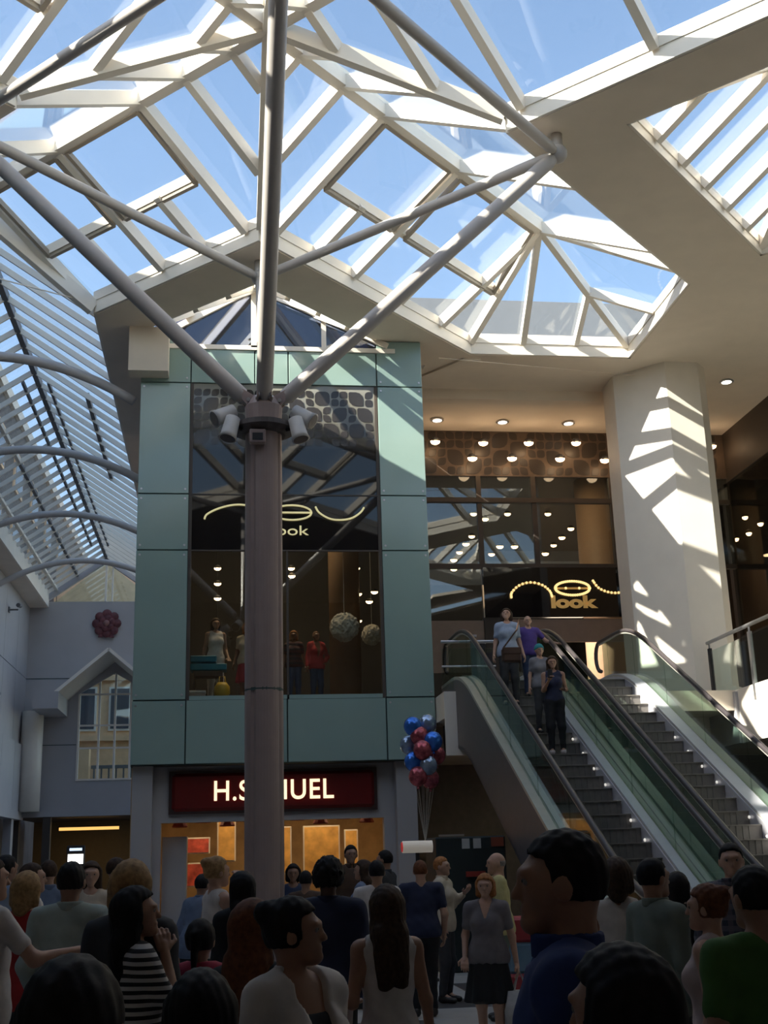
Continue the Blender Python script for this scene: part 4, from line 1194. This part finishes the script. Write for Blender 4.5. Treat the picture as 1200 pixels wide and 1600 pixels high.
    # hands: palm, four jointed fingers and a thumb, on a fine local grid, joined to the body mesh
    for (a, e, wr), sx in ((AL, -1), (AR, 1)):
        d0 = (wr - e) / np.linalg.norm(wr - e)
        side = np.cross(d0, [0, 0, 1.0]) if abs(d0[2]) < .8 else np.array([0, 1.0, 0])
        side = side - d0 * (side @ d0); side /= np.linalg.norm(side)
        nrm = np.cross(d0, side) * (1 if sx > 0 else -1)
        if abs(d0[2]) >= .8: nrm = np.array([-sx * 1.0, 0, 0]) - d0 * (-sx * d0[0]); nrm /= np.linalg.norm(nrm)
        segs = []
        for k in range(4):
            off = side * (-.033 + .022 * k); L = (.068, .078, .074, .058)[k]
            p0 = wr + d0 * .085 + off
            p1 = p0 + (d0 * .9 + nrm * .35) * L * .52; p2 = p1 + (d0 * .55 + nrm * .8) * L * .48
            segs += [(wr + d0*.02 + off*.6, p0, .017, .0125), (p0, p1, .0105, .0095), (p1, p2, .0095, .0075)]
        tb = wr + d0 * .03 + side * .032; t1 = tb + (d0*.55 + side*.75 + nrm*.25) * .042; t2 = t1 + (d0*.9 + nrm*.3) * .034
        segs += [(tb, t1, .014, .011), (t1, t2, .011, .0085), (wr - d0*.03, wr + d0*.04, .026*w, .024)]
        def hand(P):
            d = np.full(len(P), 9.0)
            for i, (p, q, ra, rb) in enumerate(segs): d = _smin(d, _cap(P, p, q, ra, rb), .006)
            return d
        pts = np.array([q for sgm in segs for q in sgm[:2]]); lo = pts.min(0) - .03; hi = pts.max(0) + .03
        hs_ = .0055 if near else .009
        v2, q2 = nets(hand, np.arange(lo[0], hi[0] + hs_, hs_), np.arange(lo[1], hi[1] + hs_, hs_), np.arange(lo[2], hi[2] + hs_, hs_))
        Q = np.concatenate([Q, q2 + len(V)]); V = np.concatenate([V, v2])
    net_obj('body', V, Q, SKINS[skin] if isinstance(skin, str) else skin, t)
    # ---- clothing
    def fold(P): return .004*np.sin(P[:, 2]*46 + P[:, 0]*19) * np.sin(P[:, 0]*33 + P[:, 1]*21)
    kind, tm = top
    G = {'jacket': .026, 'shirt': .020, 'tee': .016, 'sleeveless': .012, 'hoodie': .03, 'dress': .016}[kind]
    upto = {'jacket': 1.93, 'shirt': 1.9, 'tee': .62, 'sleeveless': 0, 'hoodie': 1.95, 'dress': .4}[kind]
    hem = {'jacket': .84, 'shirt': .84, 'tee': .88, 'sleeveless': .92, 'hoodie': .85, 'dress': .62}[kind]
    def topf(P):
        d = torso(P, G)
        if kind != 'sleeveless': d = _smin(d, arms_(P, G*.8, upto), .045)
        if hem < .9: d = _smin(d, _ell(P, sh((0, -.01, .93)), (.18*build + G, .125*build + G, .26)), .06)
        d = d + fold(P)
        d = np.maximum(d, hem - P[:, 2])
        nb = sh((0, .02, 1.50))
        d = np.maximum(d, -_ell(P, nb + np.array([0, .035 if kind != 'jacket' else .02, .04]), (.082, .10, .085)))
        if kind == 'sleeveless':
            for sx in (-1, 1): d = np.maximum(d, -_cap(P, sh((shx*1.16*sx, 0, 1.46)), sh((shx*1.2*sx, 0, 1.33)), .062, .045))
        if kind == 'jacket' or neck_v:      # open V at the front
            v = np.maximum(np.abs(P[:, 0]) - np.maximum(0, (P[:, 2] - (1.08 if kind == 'jacket' else 1.3)) * (.20 if kind == 'jacket' else .34)), .02 - P[:, 1] + lean * (P[:, 2] - .92))
            d = np.maximum(d, -v)
        return d
    cst = .017 if near else .024
    zs2 = axis(hem - .05, 1.58, cst); xs2 = axis(-ex - .03, ex + .03, cst); ys2 = axis(-.25, ymax, cst)
    V, Q = nets(topf, xs2, ys2, zs2)
    net_obj({'jacket': 'jacket', 'shirt': 'shirt', 'tee': 't_shirt', 'sleeveless': 'sleeveless_top', 'hoodie': 'hooded_top', 'dress': 'dress'}[kind], V, Q, tm, t)
    if kind == 'jacket' and extra == 'camisole':
        V, Q = nets(lambda P: np.maximum(np.maximum(torso(P, .007), P[:, 2] - 1.37), .95 - P[:, 2]), xs2, ys2, zs2)
        net_obj('camisole', V, Q, cloth('black', (.012, .012, .014)), t)
    if kind in ('shirt', 'jacket'):
        def coll(P):
            c = sh((0, -.008, 1.50)); q = P - c
            r = np.sqrt((q[:, 0]/1.0)**2 + (q[:, 1]/1.05)**2)
            d = np.maximum(np.abs(r - .072*max(w, .92)) - .009, np.abs(q[:, 2]) - .03)
            return np.maximum(d, np.where(q[:, 1] > .03, .014 - np.abs(q[:, 0]), -1)) if kind == 'shirt' else np.maximum(d, q[:, 1] - .012)
        V, Q = nets(coll, np.arange(-.11, .111, .009), np.arange(-.12, .121, .009) + lean*.58, np.arange(1.45, 1.555, .009))
        if len(Q): net_obj('collar', V, Q, tm, t)
    bk, bm_ = bottom
    if bk:
        def botf(P):
            if bk == 'trousers':
                d = _smin(legs_(P, .014), _ell(P, (0, -.012, .95), ((.178 if bust else .166)*build + .012, .125*build + .012, .14)), .05)
                d = np.maximum(np.maximum(d + fold(P), P[:, 2] - 1.03), .07 - P[:, 2])
            elif bk == 'shorts':
                d = _smin(legs_(P, .022), _ell(P, (0, -.012, .95), (.18*build + .012, .125*build + .012, .14)), .05)
                d = np.maximum(np.maximum(d + fold(P), P[:, 2] - 1.03), .46 - P[:, 2])
            else:
                zl = .50 if bk == 'skirt' else .08
                f = np.clip((1.0 - P[:, 2]) / (1.0 - zl), 0, 1)
                rx = (.165 + .075*f + .02*np.sin(np.arctan2(P[:, 1], P[:, 0]) * 9) * f) * build; ry = rx * .78
                r = np.sqrt((P[:, 0]/rx)**2 + ((P[:, 1] + .01)/ry)**2)
                d = np.maximum(np.maximum((r - 1) * .13, P[:, 2] - 1.04), zl - P[:, 2])
            return d
        V, Q = nets(botf, axis(-.34, .34, cst), axis(-.3 - abs(st)*.25, .32 + abs(st)*.25, cst), axis(.03, 1.08, cst * 1.25))
        net_obj({'trousers': 'trousers', 'shorts': 'shorts', 'skirt': 'skirt', 'long_skirt': 'skirt'}[bk], V, Q, bm_, t)
    for h, k, a in legs:
        def shoe(P): return np.maximum(_smin(_cap(P, a + np.array([0, -.02, -.035]), a + np.array([0, .15, -.055]), .044, .036), _cap(P, a, a + np.array([0, 0, -.04]), .045, .045), .03), .002 - P[:, 2])
        V, Q = nets(shoe, axis(a[0] - .08, a[0] + .08, .016), axis(a[1] - .1, a[1] + .23, .016), axis(-.012, .15, .014))
        net_obj('shoe', V, Q, shoes or SHOE, t)
    # ---- hair
    hk, hc = hair
    hm = HAIRC[hc] if isinstance(hc, str) else hc
    def hairf(P):
        q = tohead(P)
        n = .0035*np.sin(q[:, 0]*150 + q[:, 2]*40) * np.sin(q[:, 1]*120 + 1.3)
        big = {'short': .010, 'crop': .006, 'curly': .032, 'bob': .020, 'long': .020, 'bun': .014, 'pony': .014, 'bald': .003, 'hat': .022}[hk]
        d = _ell(q, (0, -.014, 1.660), (.076 + big, .096 + big, .098 + big))
        if hk == 'curly': n = n * 3 + .010*np.sin(q[:, 0]*70)*np.sin(q[:, 1]*66)*np.sin(q[:, 2]*74)
        cut = (q[:, 1] - .028 - 2.4*np.maximum(0, q[:, 2] - 1.692)) * .42
        low = {'short': 1.60, 'crop': 1.61, 'curly': 1.585, 'bob': 1.55, 'long': 1.50, 'bun': 1.59, 'pony': 1.59, 'bald': 1.60, 'hat': 1.645}[hk]
        d = np.maximum(d, (low + .35*np.maximum(0, q[:, 1]) - q[:, 2]) * .9)
        if hk == 'hat': return d
        if hk in ('bob', 'long'):
            zl = 1.535 if hk == 'bob' else 1.30
            for sx in (-1, 1): d = _smin(d, _cap(q, (.066*sx, -.03, 1.665), (.078*sx, -.035, zl + .03), .040, .034), .03)
            d = _smin(d, _cap(q, (0, -.06, 1.66), (0, -.085, zl), .070, .060), .05)
            if hk == 'long': d = _smin(d, _cap(q, (-.045, -.085, 1.5), (-.05, -.10, zl - .06), .055, .04), .05); d = _smin(d, _cap(q, (.045, -.085, 1.5), (.05, -.10, zl - .05), .055, .04), .05)
            cut = (q[:, 1] - .020 - 2.4*np.maximum(0, q[:, 2] - 1.695)) * .42
        d = np.maximum(d, cut)
        if hk == 'bun': d = _smin(d, _ell(q, (0, -.10, 1.715), (.050, .05, .045)), .02)
        if hk == 'pony': d = _smin(d, _cap(q, (0, -.11, 1.68), (0, -.145, 1.50), .032, .018), .02)
        if hk == 'bald': d = np.maximum(d, q[:, 2] - 1.665)
        return d + n
    hst = .009 if near else .014
    c = piv
    V, Q = nets(hairf, axis(-.17, .17, hst) + c[0], axis(-.26, .20, hst) + c[1], axis(1.18 if hk == 'long' else 1.44, 1.83, hst))
    net_obj('beanie' if hk == 'hat' else 'hair', V, Q, hm, t)
    if hk == 'hat':
        pass
    # eyes
    if near or heading != 0:
        for sx in (-1, 1):
            pe = piv + Rm @ np.array([.033*sx, .0775, 1.648 - 1.52])
            e = MB().sphere(pe, .0125, 10, 7).build('eye', EYEW, None, True); e.parent = t
            pi = piv + Rm @ np.array([.033*sx, .0865, 1.648 - 1.52])
            i = MB().sphere(pi, .0055, 8, 6).build('iris', EYED, None, True); i.parent = e
    Mw = Matrix.Translation(Vector(loc)) @ Matrix.Rotation(-heading, 4, 'Z') @ Matrix.Scale(s, 4)
    return t, (Mw @ Vector(AL[2]), Mw @ Vector(AR[2]))

def put(px, py, Y, lo=1.45, hi=1.88, zfloor=0.0):
    p = on_y(px, py, Y); H = min(hi, max(lo, p.z - zfloor + .0))
    return (p.x, Y, zfloor), H
d2r = math.radians
NAVY = cloth('navy', (.018, .024, .060)); BLACK = cloth('black', (.012, .012, .014)); WHITEC = cloth('white', (.62, .58, .55)); CREAM = cloth('cream', (.55, .47, .36)); DENIM = cloth('denim', (.045, .065, .13))
PALEG = cloth('pale_green', (.36, .43, .40)); REDC = cloth('red', (.45, .03, .03)); PINKR = cloth('pink_red', (.42, .03, .07)); GREYC = cloth('grey', (.17, .155, .165)); BLUEG = cloth('blue_grey', (.15, .20, .30)); LBLUE = cloth('light_blue', (.33, .40, .52))
GREENC = cloth('green', (.06, .15, .03)); YELC = cloth('pale_yellow', (.50, .45, .20)); PURP = cloth('purple', (.10, .06, .28)); PINKW = cloth('pinkish_white', (.52, .42, .40)); DKG = cloth('dark_grey', (.045, .045, .05)); REDSK = cloth('brick_red', (.40, .045, .03))
BROWNC = cloth('brown', (.09, .05, .03)); OLIVE = cloth('grey_green', (.16, .19, .16)); ROYAL = cloth('royal_blue', (.02, .04, .16))
STRIPE = stripe_cloth('black_white_stripes', (.02, .02, .022), (.55, .53, .52), 26)
PLAID = stripe_cloth('dark_plaid', (.035, .04, .06), (.10, .10, .13), 14, 2, 14, (.14, .12, .14))

CROWD = [
 # label, px, py(top), Y, heading, kwargs
 ('large man in navy collared shirt facing left in front of the escalators', 870, 1306, 3.0, -75, dict(sex='m', skin='tan', hair=('short', 'black'), top=('shirt', ROYAL), bottom=('trousers', DKG), near=True, build=1.05)),
 ('dark-haired head at the bottom edge before the navy shirt man', 960, 1492, 2.25, -40, dict(sex='f', skin='tan', hair=('bob', 'black'), top=('tee', BLACK), bottom=('trousers', DKG), near=True)),
 ('black-haired person at the lower left corner seen from behind', 117, 1506, 2.0, 10, dict(sex='m', skin='tan', hair=('short', 'black'), top=('tee', BLACK), bottom=('trousers', DKG), near=True)),
 ('black-haired person at the bottom edge left of the white blazer', 315, 1526, 3.2, 5, dict(sex='f', skin='tan', hair=('bob', 'black'), top=('tee', BLACK), bottom=('trousers', DKG), near=True)),
 ('woman in striped top with long black hair, hand at chin', 218, 1391, 6.0, 75, dict(sex='f', skin='tan', hair=('long', 'black'), top=('tee', STRIPE), bottom=('trousers', DENIM), armR='chin', armL='bent', near=True, head=(8, 4))),
 ('blond person in dark jacket behind the woman with hand at chin', 207, 1350, 6.2, 15, dict(sex='f', skin='fair', hair=('bob', 'blond'), top=('jacket', DKG), bottom=('trousers', DKG))),
 ('man in pale green shirt seen from behind', 113, 1350, 8.0, 10, dict(sex='m', skin='tan', hair=('short', 'black'), top=('shirt', PALEG), bottom=('trousers', DKG), armL='relaxed', armR='relaxed', near=True)),
 ('man in white T-shirt reaching an arm in from the left edge', -14, 1342, 7.4, 60, dict(sex='m', skin='fair', hair=('short', 'brown'), top=('tee', WHITEC), bottom=('trousers', DENIM), armR='reach', armL='down', near=True)),
 ('blond person in bright red top near the left edge', 44, 1366, 8.6, 20, dict(sex='f', skin='fair', hair=('bob', 'blond'), top=('tee', REDC), bottom=('trousers', DKG))),
 ('man in white shirt with close-cropped hair near the left edge', 52, 1350, 10.5, 75, dict(sex='m', skin='fair', hair=('crop', 'brown'), top=('tee', WHITEC), bottom=('trousers', DKG))),
 ('dark-haired person in light blue at the far left edge', 12, 1338, 12.0, 40, dict(sex='m', skin='tan', hair=('short', 'black'), top=('shirt', LBLUE), bottom=('trousers', DENIM))),
 ('man in blue shirt beyond the pale green shirt', 76, 1346, 13.2, -20, dict(sex='m', skin='fair', hair=('short', 'brown'), top=('shirt', BLUEG), bottom=('trousers', DKG))),
 ('woman in cream dress facing forward, left of the teal box', 143, 1349, 12.5, 175, dict(sex='f', skin='fair', hair=('long', 'brown'), top=('dress', CREAM), bottom=('trousers', DENIM), armR='relaxed')),
 ('man in light blue shirt beside the left shop pilaster', 184, 1342, 13.5, 80, dict(sex='m', skin='fair', hair=('short', 'brown'), top=('shirt', LBLUE), bottom=('trousers', DENIM), armR='bent')),
 ('woman in white sleeveless top, hand raised to her face', 340, 1341, 10.5, 65, dict(sex='f', skin='fair', hair=('bun', 'blond'), top=('sleeveless', WHITEC), bottom=('trousers', BLACK), armR='face', armL='bent')),
 ('dark-haired person in blue-grey shirt at the shop door', 304, 1368, 13.5, 40, dict(sex='m', skin='tan', hair=('short', 'black'), top=('shirt', BLUEG), bottom=('trousers', BLACK), lean=.25)),
 ('dark-haired woman in black left of the big column', 376, 1366, 9.0, -30, dict(sex='f', skin='tan', hair=('long', 'black'), top=('shirt', BLACK), bottom=('trousers', BLACK))),
 ('child in pink-red top among dark clothes on the left', 314, 1440, 6.4, 15, dict(sex='f', skin='tan', hair=('pony', 'black'), top=('hoodie', PINKR), bottom=('trousers', BLACK))),
 ('auburn-haired woman in black behind the white blazer', 398, 1412, 5.0, 35, dict(sex='f', skin='fair', hair=('long', 'auburn'), top=('shirt', BLACK), bottom=('trousers', BLACK))),
 ('woman in open white blazer and black top looking right', 462, 1408, 4.3, 140, dict(sex='f', skin='tan', hair=('bun', 'black'), top=('jacket', WHITEC), bottom=('trousers', BLACK), head=(-42, 2), near=True, extra='camisole', armL='bent', armR='relaxed')),
 ('tall man with bushy black hair in dark navy clothes', 513, 1346, 8.4, 15, dict(sex='m', skin='dark', hair=('curly', 'black'), top=('jacket', NAVY), bottom=('trousers', BLACK), build=1.0)),
 ('woman with long brown hair in white sleeveless top and red skirt', 602, 1388, 6.5, -10, dict(sex='f', skin='tan', hair=('long', 'brown'), top=('sleeveless', WHITEC), bottom=('long_skirt', REDSK), armL='bent', armR='down', near=True)),
 ('man in dark navy T-shirt and black trousers seen from behind', 656, 1346, 14.2, 5, dict(sex='m', skin='fair', hair=('short', 'auburn'), top=('tee', NAVY), bottom=('trousers', BLACK), build=1.12)),
 ('ginger-haired woman in grey top and black skirt', 757, 1368, 11.4, 200, dict(sex='f', skin='fair', hair=('bob', 'ginger'), top=('tee', GREYC), bottom=('skirt', BLACK), armR='relaxed', armL='bag', build=1.1, near=True, neck_v=True, stride=.5)),
 ('bald man in pale yellow shirt by the dark kiosk', 774, 1333, 13.6, -85, dict(sex='m', skin='fair', hair=('bald', 'grey'), top=('tee', YELC), bottom=('trousers', OLIVE), build=1.12, armL='bent', armR='bent')),
 ('ginger-haired person in pale top behind the navy T-shirt man', 690, 1340, 15.4, 120, dict(sex='f', skin='fair', hair=('short', 'ginger'), top=('shirt', CREAM), bottom=('trousers', DKG), armL='phone')),
 ('man in white T-shirt seen from behind in front of the jewellery shop', 588, 1346, 12.6, 0, dict(sex='m', skin='tan', hair=('short', 'black'), top=('tee', WHITEC), bottom=('trousers', DENIM))),
 ('tall dark-haired man facing forward against the amber shop wall', 548, 1320, 17.5, 175, dict(sex='m', skin='tan', hair=('short', 'black'), top=('shirt', BROWNC), bottom=('trousers', DKG))),
 ('dark-haired person in black right of the amber shop wall', 600, 1330, 16.2, -60, dict(sex='m', skin='tan', hair=('short', 'black'), top=('shirt', DKG), bottom=('trousers', DKG))),
 ('long-haired woman in blue in front of the jewellery shop', 566, 1346, 15.2, -70, dict(sex='f', skin='fair', hair=('long', 'brown'), top=('tee', BLUEG), bottom=('trousers', DENIM))),
 ('short dark-haired person just right of the big column', 458, 1352, 16.2, 185, dict(sex='f', skin='tan', hair=('bob', 'black'), top=('tee', DENIM), bottom=('trousers', DKG))),
 ('dark-haired person in brown between the column and the bushy hair', 478, 1362, 14.8, 20, dict(sex='m', skin='tan', hair=('short', 'black'), top=('tee', BROWNC), bottom=('trousers', DKG))),
 ('dark-haired woman in white top with back turned below the escalator', 962, 1344, 7.8, 20, dict(sex='f', skin='tan', hair=('bob', 'brown'), top=('sleeveless', WHITEC), bottom=('trousers', DENIM), near=True)),
 ('black-haired man in grey-green top facing right below the escalator', 1020, 1344, 7.2, 70, dict(sex='m', skin='tan', hair=('short', 'black'), top=('shirt', OLIVE), bottom=('trousers', DKG))),
 ('dark-haired person half hidden between two heads on the right', 1058, 1366, 9.0, 40, dict(sex='f', skin='tan', hair=('bob', 'black'), top=('tee', BLACK), bottom=('trousers', DKG))),
 ('woman with bun in pinkish sleeveless top facing left', 1100, 1386, 5.9, -55, dict(sex='f', skin='fair', hair=('bun', 'auburn'), top=('sleeveless', PINKW), bottom=('trousers', BLACK), near=True)),
 ('man in dark plaid shirt at the foot of the right escalator', 1140, 1320, 8.4, 200, dict(sex='m', skin='fair', hair=('short', 'black'), top=('shirt', PLAID), bottom=('trousers', DKG))),
 ('man in green T-shirt cut off by the right edge', 1172, 1358, 4.5, -15, dict(sex='m', skin='tan', hair=('short', 'black'), top=('tee', GREENC), bottom=('trousers', DKG), near=True, build=1.05)),
]
PEOPLE = {}
for lab, px, py, Y, hd, kw in CROWD:
    loc, H = put(px, py, Y)
    PEOPLE[lab] = person(lab, loc, H, d2r(hd), **kw)

# riders on the left escalator: feet on the steps
def rider(lab, px, py, Y, hd, Hfix=None, lo=1.1, xfix=None, **kw):
    i = round((Y - YBOT) / (.2 / TANE)); yy = YBOT + i * (.2 / TANE) + .16
    zf = min(4.7, ez(yy - .16) + .2)
    loc, H = put(px, py, yy, lo, 1.82, zf)
    if Hfix: H = Hfix
    PEOPLE[lab] = person(lab, (xfix or min(5.55, max(4.86, loc[0])), yy, zf + .005), H, d2r(hd), **kw)
rider('woman in navy with long dark hair holding a phone on the escalator', 862, 1027, 18.75, 190, sex='f', skin='tan', hair=('long', 'brown'), top=('sleeveless', NAVY), bottom=('trousers', BLACK), armR='phone', armL='bent', shoes=SHOEW, near=True)
rider('child in teal beanie behind the navy woman on the escalator', 842, 1008, 19.6, 175, lo=1.0, sex='f', skin='fair', hair=('hat', cloth('teal_knit', (.03, .26, .28))), top=('tee', cloth('patterned_grey', (.2, .2, .22))), bottom=('trousers', DKG), armL='relaxed')
rider('woman in pale blue T-shirt with shoulder bag on the escalator', 812, 951, 20.6, 185, xfix=5.03, sex='f', skin='fair', hair=('bob', 'brown'), top=('tee', LBLUE), bottom=('trousers', DKG), near=True, head=(15, 18))
rider('bald man in purple with a hand on the escalator handrail', 840, 963, 21.2, 180, xfix=5.52, sex='m', skin='fair', hair=('bald', 'grey'), top=('tee', PURP), bottom=('trousers', DENIM), armL='side', armR='down')

# ---- mannequins and props in the shop window (upper floor, z = 4.8)
BROWNSK = mat('brown_mannequin', (.22, .10, .05), .4, var=.05)
def manq(label, px, Y, H, hd, **kw):
    p = on_y(px, 1000, Y)
    MB().lathe([(.22, 0), (.22, .03), (.03, .06)], (p.x, Y, 4.72), 18).build('base_plate', STEEL, person(label, (p.x, Y, 4.74), H, d2r(hd), cat='mannequin', **kw)[0]) 
manq('mannequin in white top and white trousers behind the left pane', 337, 24.7, 1.80, 165, sex='f', skin='tan', hair=('long', 'brown'), top=('sleeveless', WHITEC), bottom=('trousers', WHITEC), armL='relaxed')
manq('mannequin in cream partly hidden by the big column', 386, 24.9, 1.74, 190, sex='f', skin=BROWNSK, hair=('bob', 'ginger'), top=('tee', CREAM), bottom=('skirt', REDC))
manq('mannequin with orange hair in dark striped top right of the column', 459, 24.8, 1.55, 185, sex='f', skin=BROWNSK, hair=('bob', 'ginger'), top=('tee', stripe_cloth('dark_red_stripes', (.10, .03, .03), (.03, .02, .025), 9)), bottom=('trousers', DENIM))
manq('mannequin in red cardigan over white top and blue jeans', 494, 24.7, 1.52, 160, sex='f', skin=BROWNSK, hair=('crop', cloth('brown_skin_cap', (.20, .09, .045))), top=('jacket', REDC), bottom=('trousers', DENIM), armL='hip')
def pompom(px, py, Y, r, label):
    p = on_y(px, py, Y); t = thing('paper_pompom', label, 'decoration', p)
    rr = random.Random(px); bm = bmesh.new(); bmesh.ops.create_icosphere(bm, subdivisions=4, radius=r)
    for v in bm.verts: v.co *= 1 + rr.uniform(-.10, .06)
    mb = MB(); bm.verts.index_update(); mb.add([v.co + p for v in bm.verts], [[v.index for v in f.verts] for f in bm.faces]); bm.free()
    mb.build('ball', mat('cream_tissue_paper', (.62, .56, .46), .9, var=.12, scale=40), t); MB().tube([p + Vector((0, 0, r*.9)), (p.x, p.y, 11.3)], .006, 5).build('thread', WHITE, t)
pompom(538, 980, 24.3, .30, 'large cream paper pompom hanging in the right pane')
pompom(581, 992, 24.9, .22, 'smaller cream paper pompom at the right window frame')
TEALB = mat('teal_painted_wood', (.02, .19, .27), .45, var=.1)
p = on_y(326, 1040, 24.1)
bn = thing('teal_bench', 'teal painted bench with stacked trays in the left pane', 'bench', (p.x, 24.1, 4.8))
for i, (a, b, z) in enumerate(((-.36, .16, .86), (-.36, .36, .70))): MB().bbox(p.x + a, p.x + b, 23.95, 24.35, 4.8 + z - .13, 4.8 + z, .015).build('tray', TEALB, bn)
MB().bbox(p.x - .30, p.x + .28, 23.97, 24.3, 4.8 + .44, 4.8 + .56, .01).build('apron', mat('brown_wood', (.10, .055, .03), .6), bn)
for x in (-.28, .26):
    for y in (24.0, 24.27): MB().bbox(p.x + x - .03, p.x + x + .03, y - .03, y + .03, 4.8, 5.24, .006).build('leg', _m['brown_wood'], bn)
p = on_y(347, 1072, 24.0)
yb = thing('yellow_bag', 'bright yellow handbag on the window floor under the teal bench', 'bag', (p.x, 24.0, 4.8))
MB().lathe([(.10, 0), (.16, .08), (.15, .22), (.09, .30)], (p.x, 23.85, 4.80), 14).build('body', mat('yellow_leather', (.62, .38, .03), .45, var=.15), yb, True)
MB().tube([(p.x - .07, 23.85, 5.08), (p.x - .05, 23.85, 5.22), (p.x + .05, 23.85, 5.22), (p.x + .07, 23.85, 5.08)], .012, 6).build('handle', _m['yellow_leather'], yb, True)
p = on_y(305, 1086, 23.9)
sh_ = thing('shoe_box', 'pale shoebox lying on the window floor by the left frame', 'box', (p.x, 23.85, 4.8))
MB().bbox(p.x - .16, p.x + .2, 23.75, 23.95, 4.81, 4.89, .01).build('base', mat('pinkish_card', (.5, .38, .33), .7), sh_); MB().bbox(p.x - .17, p.x + .21, 23.74, 23.96, 4.89, 4.94, .01).build('lid', WHITEC, sh_)
MB().tube([(on_y(540, 1040, 25.6).x, 25.6, 4.7), (on_y(540, 1040, 25.6).x, 25.6, 11.3)], .34, 20).build('display_column', mat('tan_display_column', (.26, .16, .09), .6), wf, True)

# ---- things people carry
def shoulder_bag(label, c, r, m, strap_to):
    t = thing('shoulder_bag', label, 'bag', c)
    c = Vector(c); MB().bbox(c.x - r, c.x + r, c.y - r*.45, c.y + r*.45, c.z - r*.8, c.z + r*.7, r*.18).build('body', m, t); MB().bbox(c.x - r*.95, c.x + r*.95, c.y - r*.52, c.y - r*.44, c.z, c.z + r*.7, r*.05).build('flap', m, t)
    MB().tube([c + Vector((-r*.9, 0, r*.6)), lerp(c, Vector(strap_to), .5) + Vector((0, -.12, .1)), Vector(strap_to)], .014, 6).build('strap', m, t)
BAGB = mat('brown_leather', (.07, .035, .02), .5, var=.15)
shoulder_bag('brown shoulder bag at the hip of the woman in pale blue', (4.97, 20.42, 5.05), .17, BAGB, (5.20, 20.62, 5.72))
aL, aR = PEOPLE['ginger-haired woman in grey top and black skirt'][1]
def carrier(label, top, w_, h_, m):
    t = thing('carrier_bag', label, 'bag', top)
    x, y, z = top; z -= .06
    MB().add([(x-w_*.8, y-.05, z-.12), (x+w_*.8, y-.05, z-.12), (x+w_*.8, y+.05, z-.12), (x-w_*.8, y+.05, z-.12), (x-w_, y-.11, z-h_), (x+w_, y-.12, z-h_), (x+w_*1.05, y+.1, z-h_*.98), (x-w_, y+.1, z-h_), (x-w_*1.1, y-.13, z-h_*.6), (x+w_*1.12, y-.12, z-h_*.55), (x+w_*1.1, y+.13, z-h_*.6), (x-w_*1.1, y+.12, z-h_*.6)],
             [(0,1,2,3), (0,8,9,1), (1,9,10,2), (2,10,11,3), (3,11,8,0), (8,4,5,9), (9,5,6,10), (10,6,7,11), (11,7,4,8), (7,6,5,4)]).build('body', m, t, True)
    for dy in (-.04, .04): MB().tube([(x - w_*.45, y + dy, z - .13), (x, y, z + .05), (x + w_*.45, y + dy, z - .13)], .008, 6).build('handle', m, t)
hand = max((aL, aR), key=lambda v: v.x)
carrier('white plastic carrier bag held by the ginger-haired woman in grey', (hand.x + .02, hand.y, hand.z - .05), .15, .46, mat('white_plastic', (.42, .42, .42), .4, var=.15, scale=12))
aL, aR = PEOPLE['woman with long brown hair in white sleeveless top and red skirt'][1]
hand = min((aL, aR), key=lambda v: v.x)
pp = thing('paper_sheet', 'folded white paper held by the woman in the red skirt', 'paper', hand)
MB().slab([hand + Vector((-.20, -.02, .05)), hand + Vector((.02, -.02, .08)), hand + Vector((.0, .02, -.22)), hand + Vector((-.22, .02, -.2))], .004).build('sheet', WHITEC, pp); MB().slab([hand + Vector((-.19, -.03, .04)), hand + Vector((.0, -.05, .05)), hand + Vector((-.02, -.05, -.16)), hand + Vector((-.2, -.03, -.14))], .004).build('fold', WHITEC, pp)
aL, aR = PEOPLE['woman in navy with long dark hair holding a phone on the escalator'][1]
ph = max((aL, aR), key=lambda v: v.z)
pt = thing('phone', 'dark phone in the hand of the navy woman on the escalator', 'phone', ph)
MB().bbox(ph.x - .04, ph.x + .04, ph.y - .10, ph.y - .085, ph.z + .02, ph.z + .16, .004).build('case', RUBBER, pt); MB().box(ph.x - .034, ph.x + .034, ph.y - .085, ph.y - .083, ph.z + .03, ph.z + .15).build('screen', BLACKG, pt)
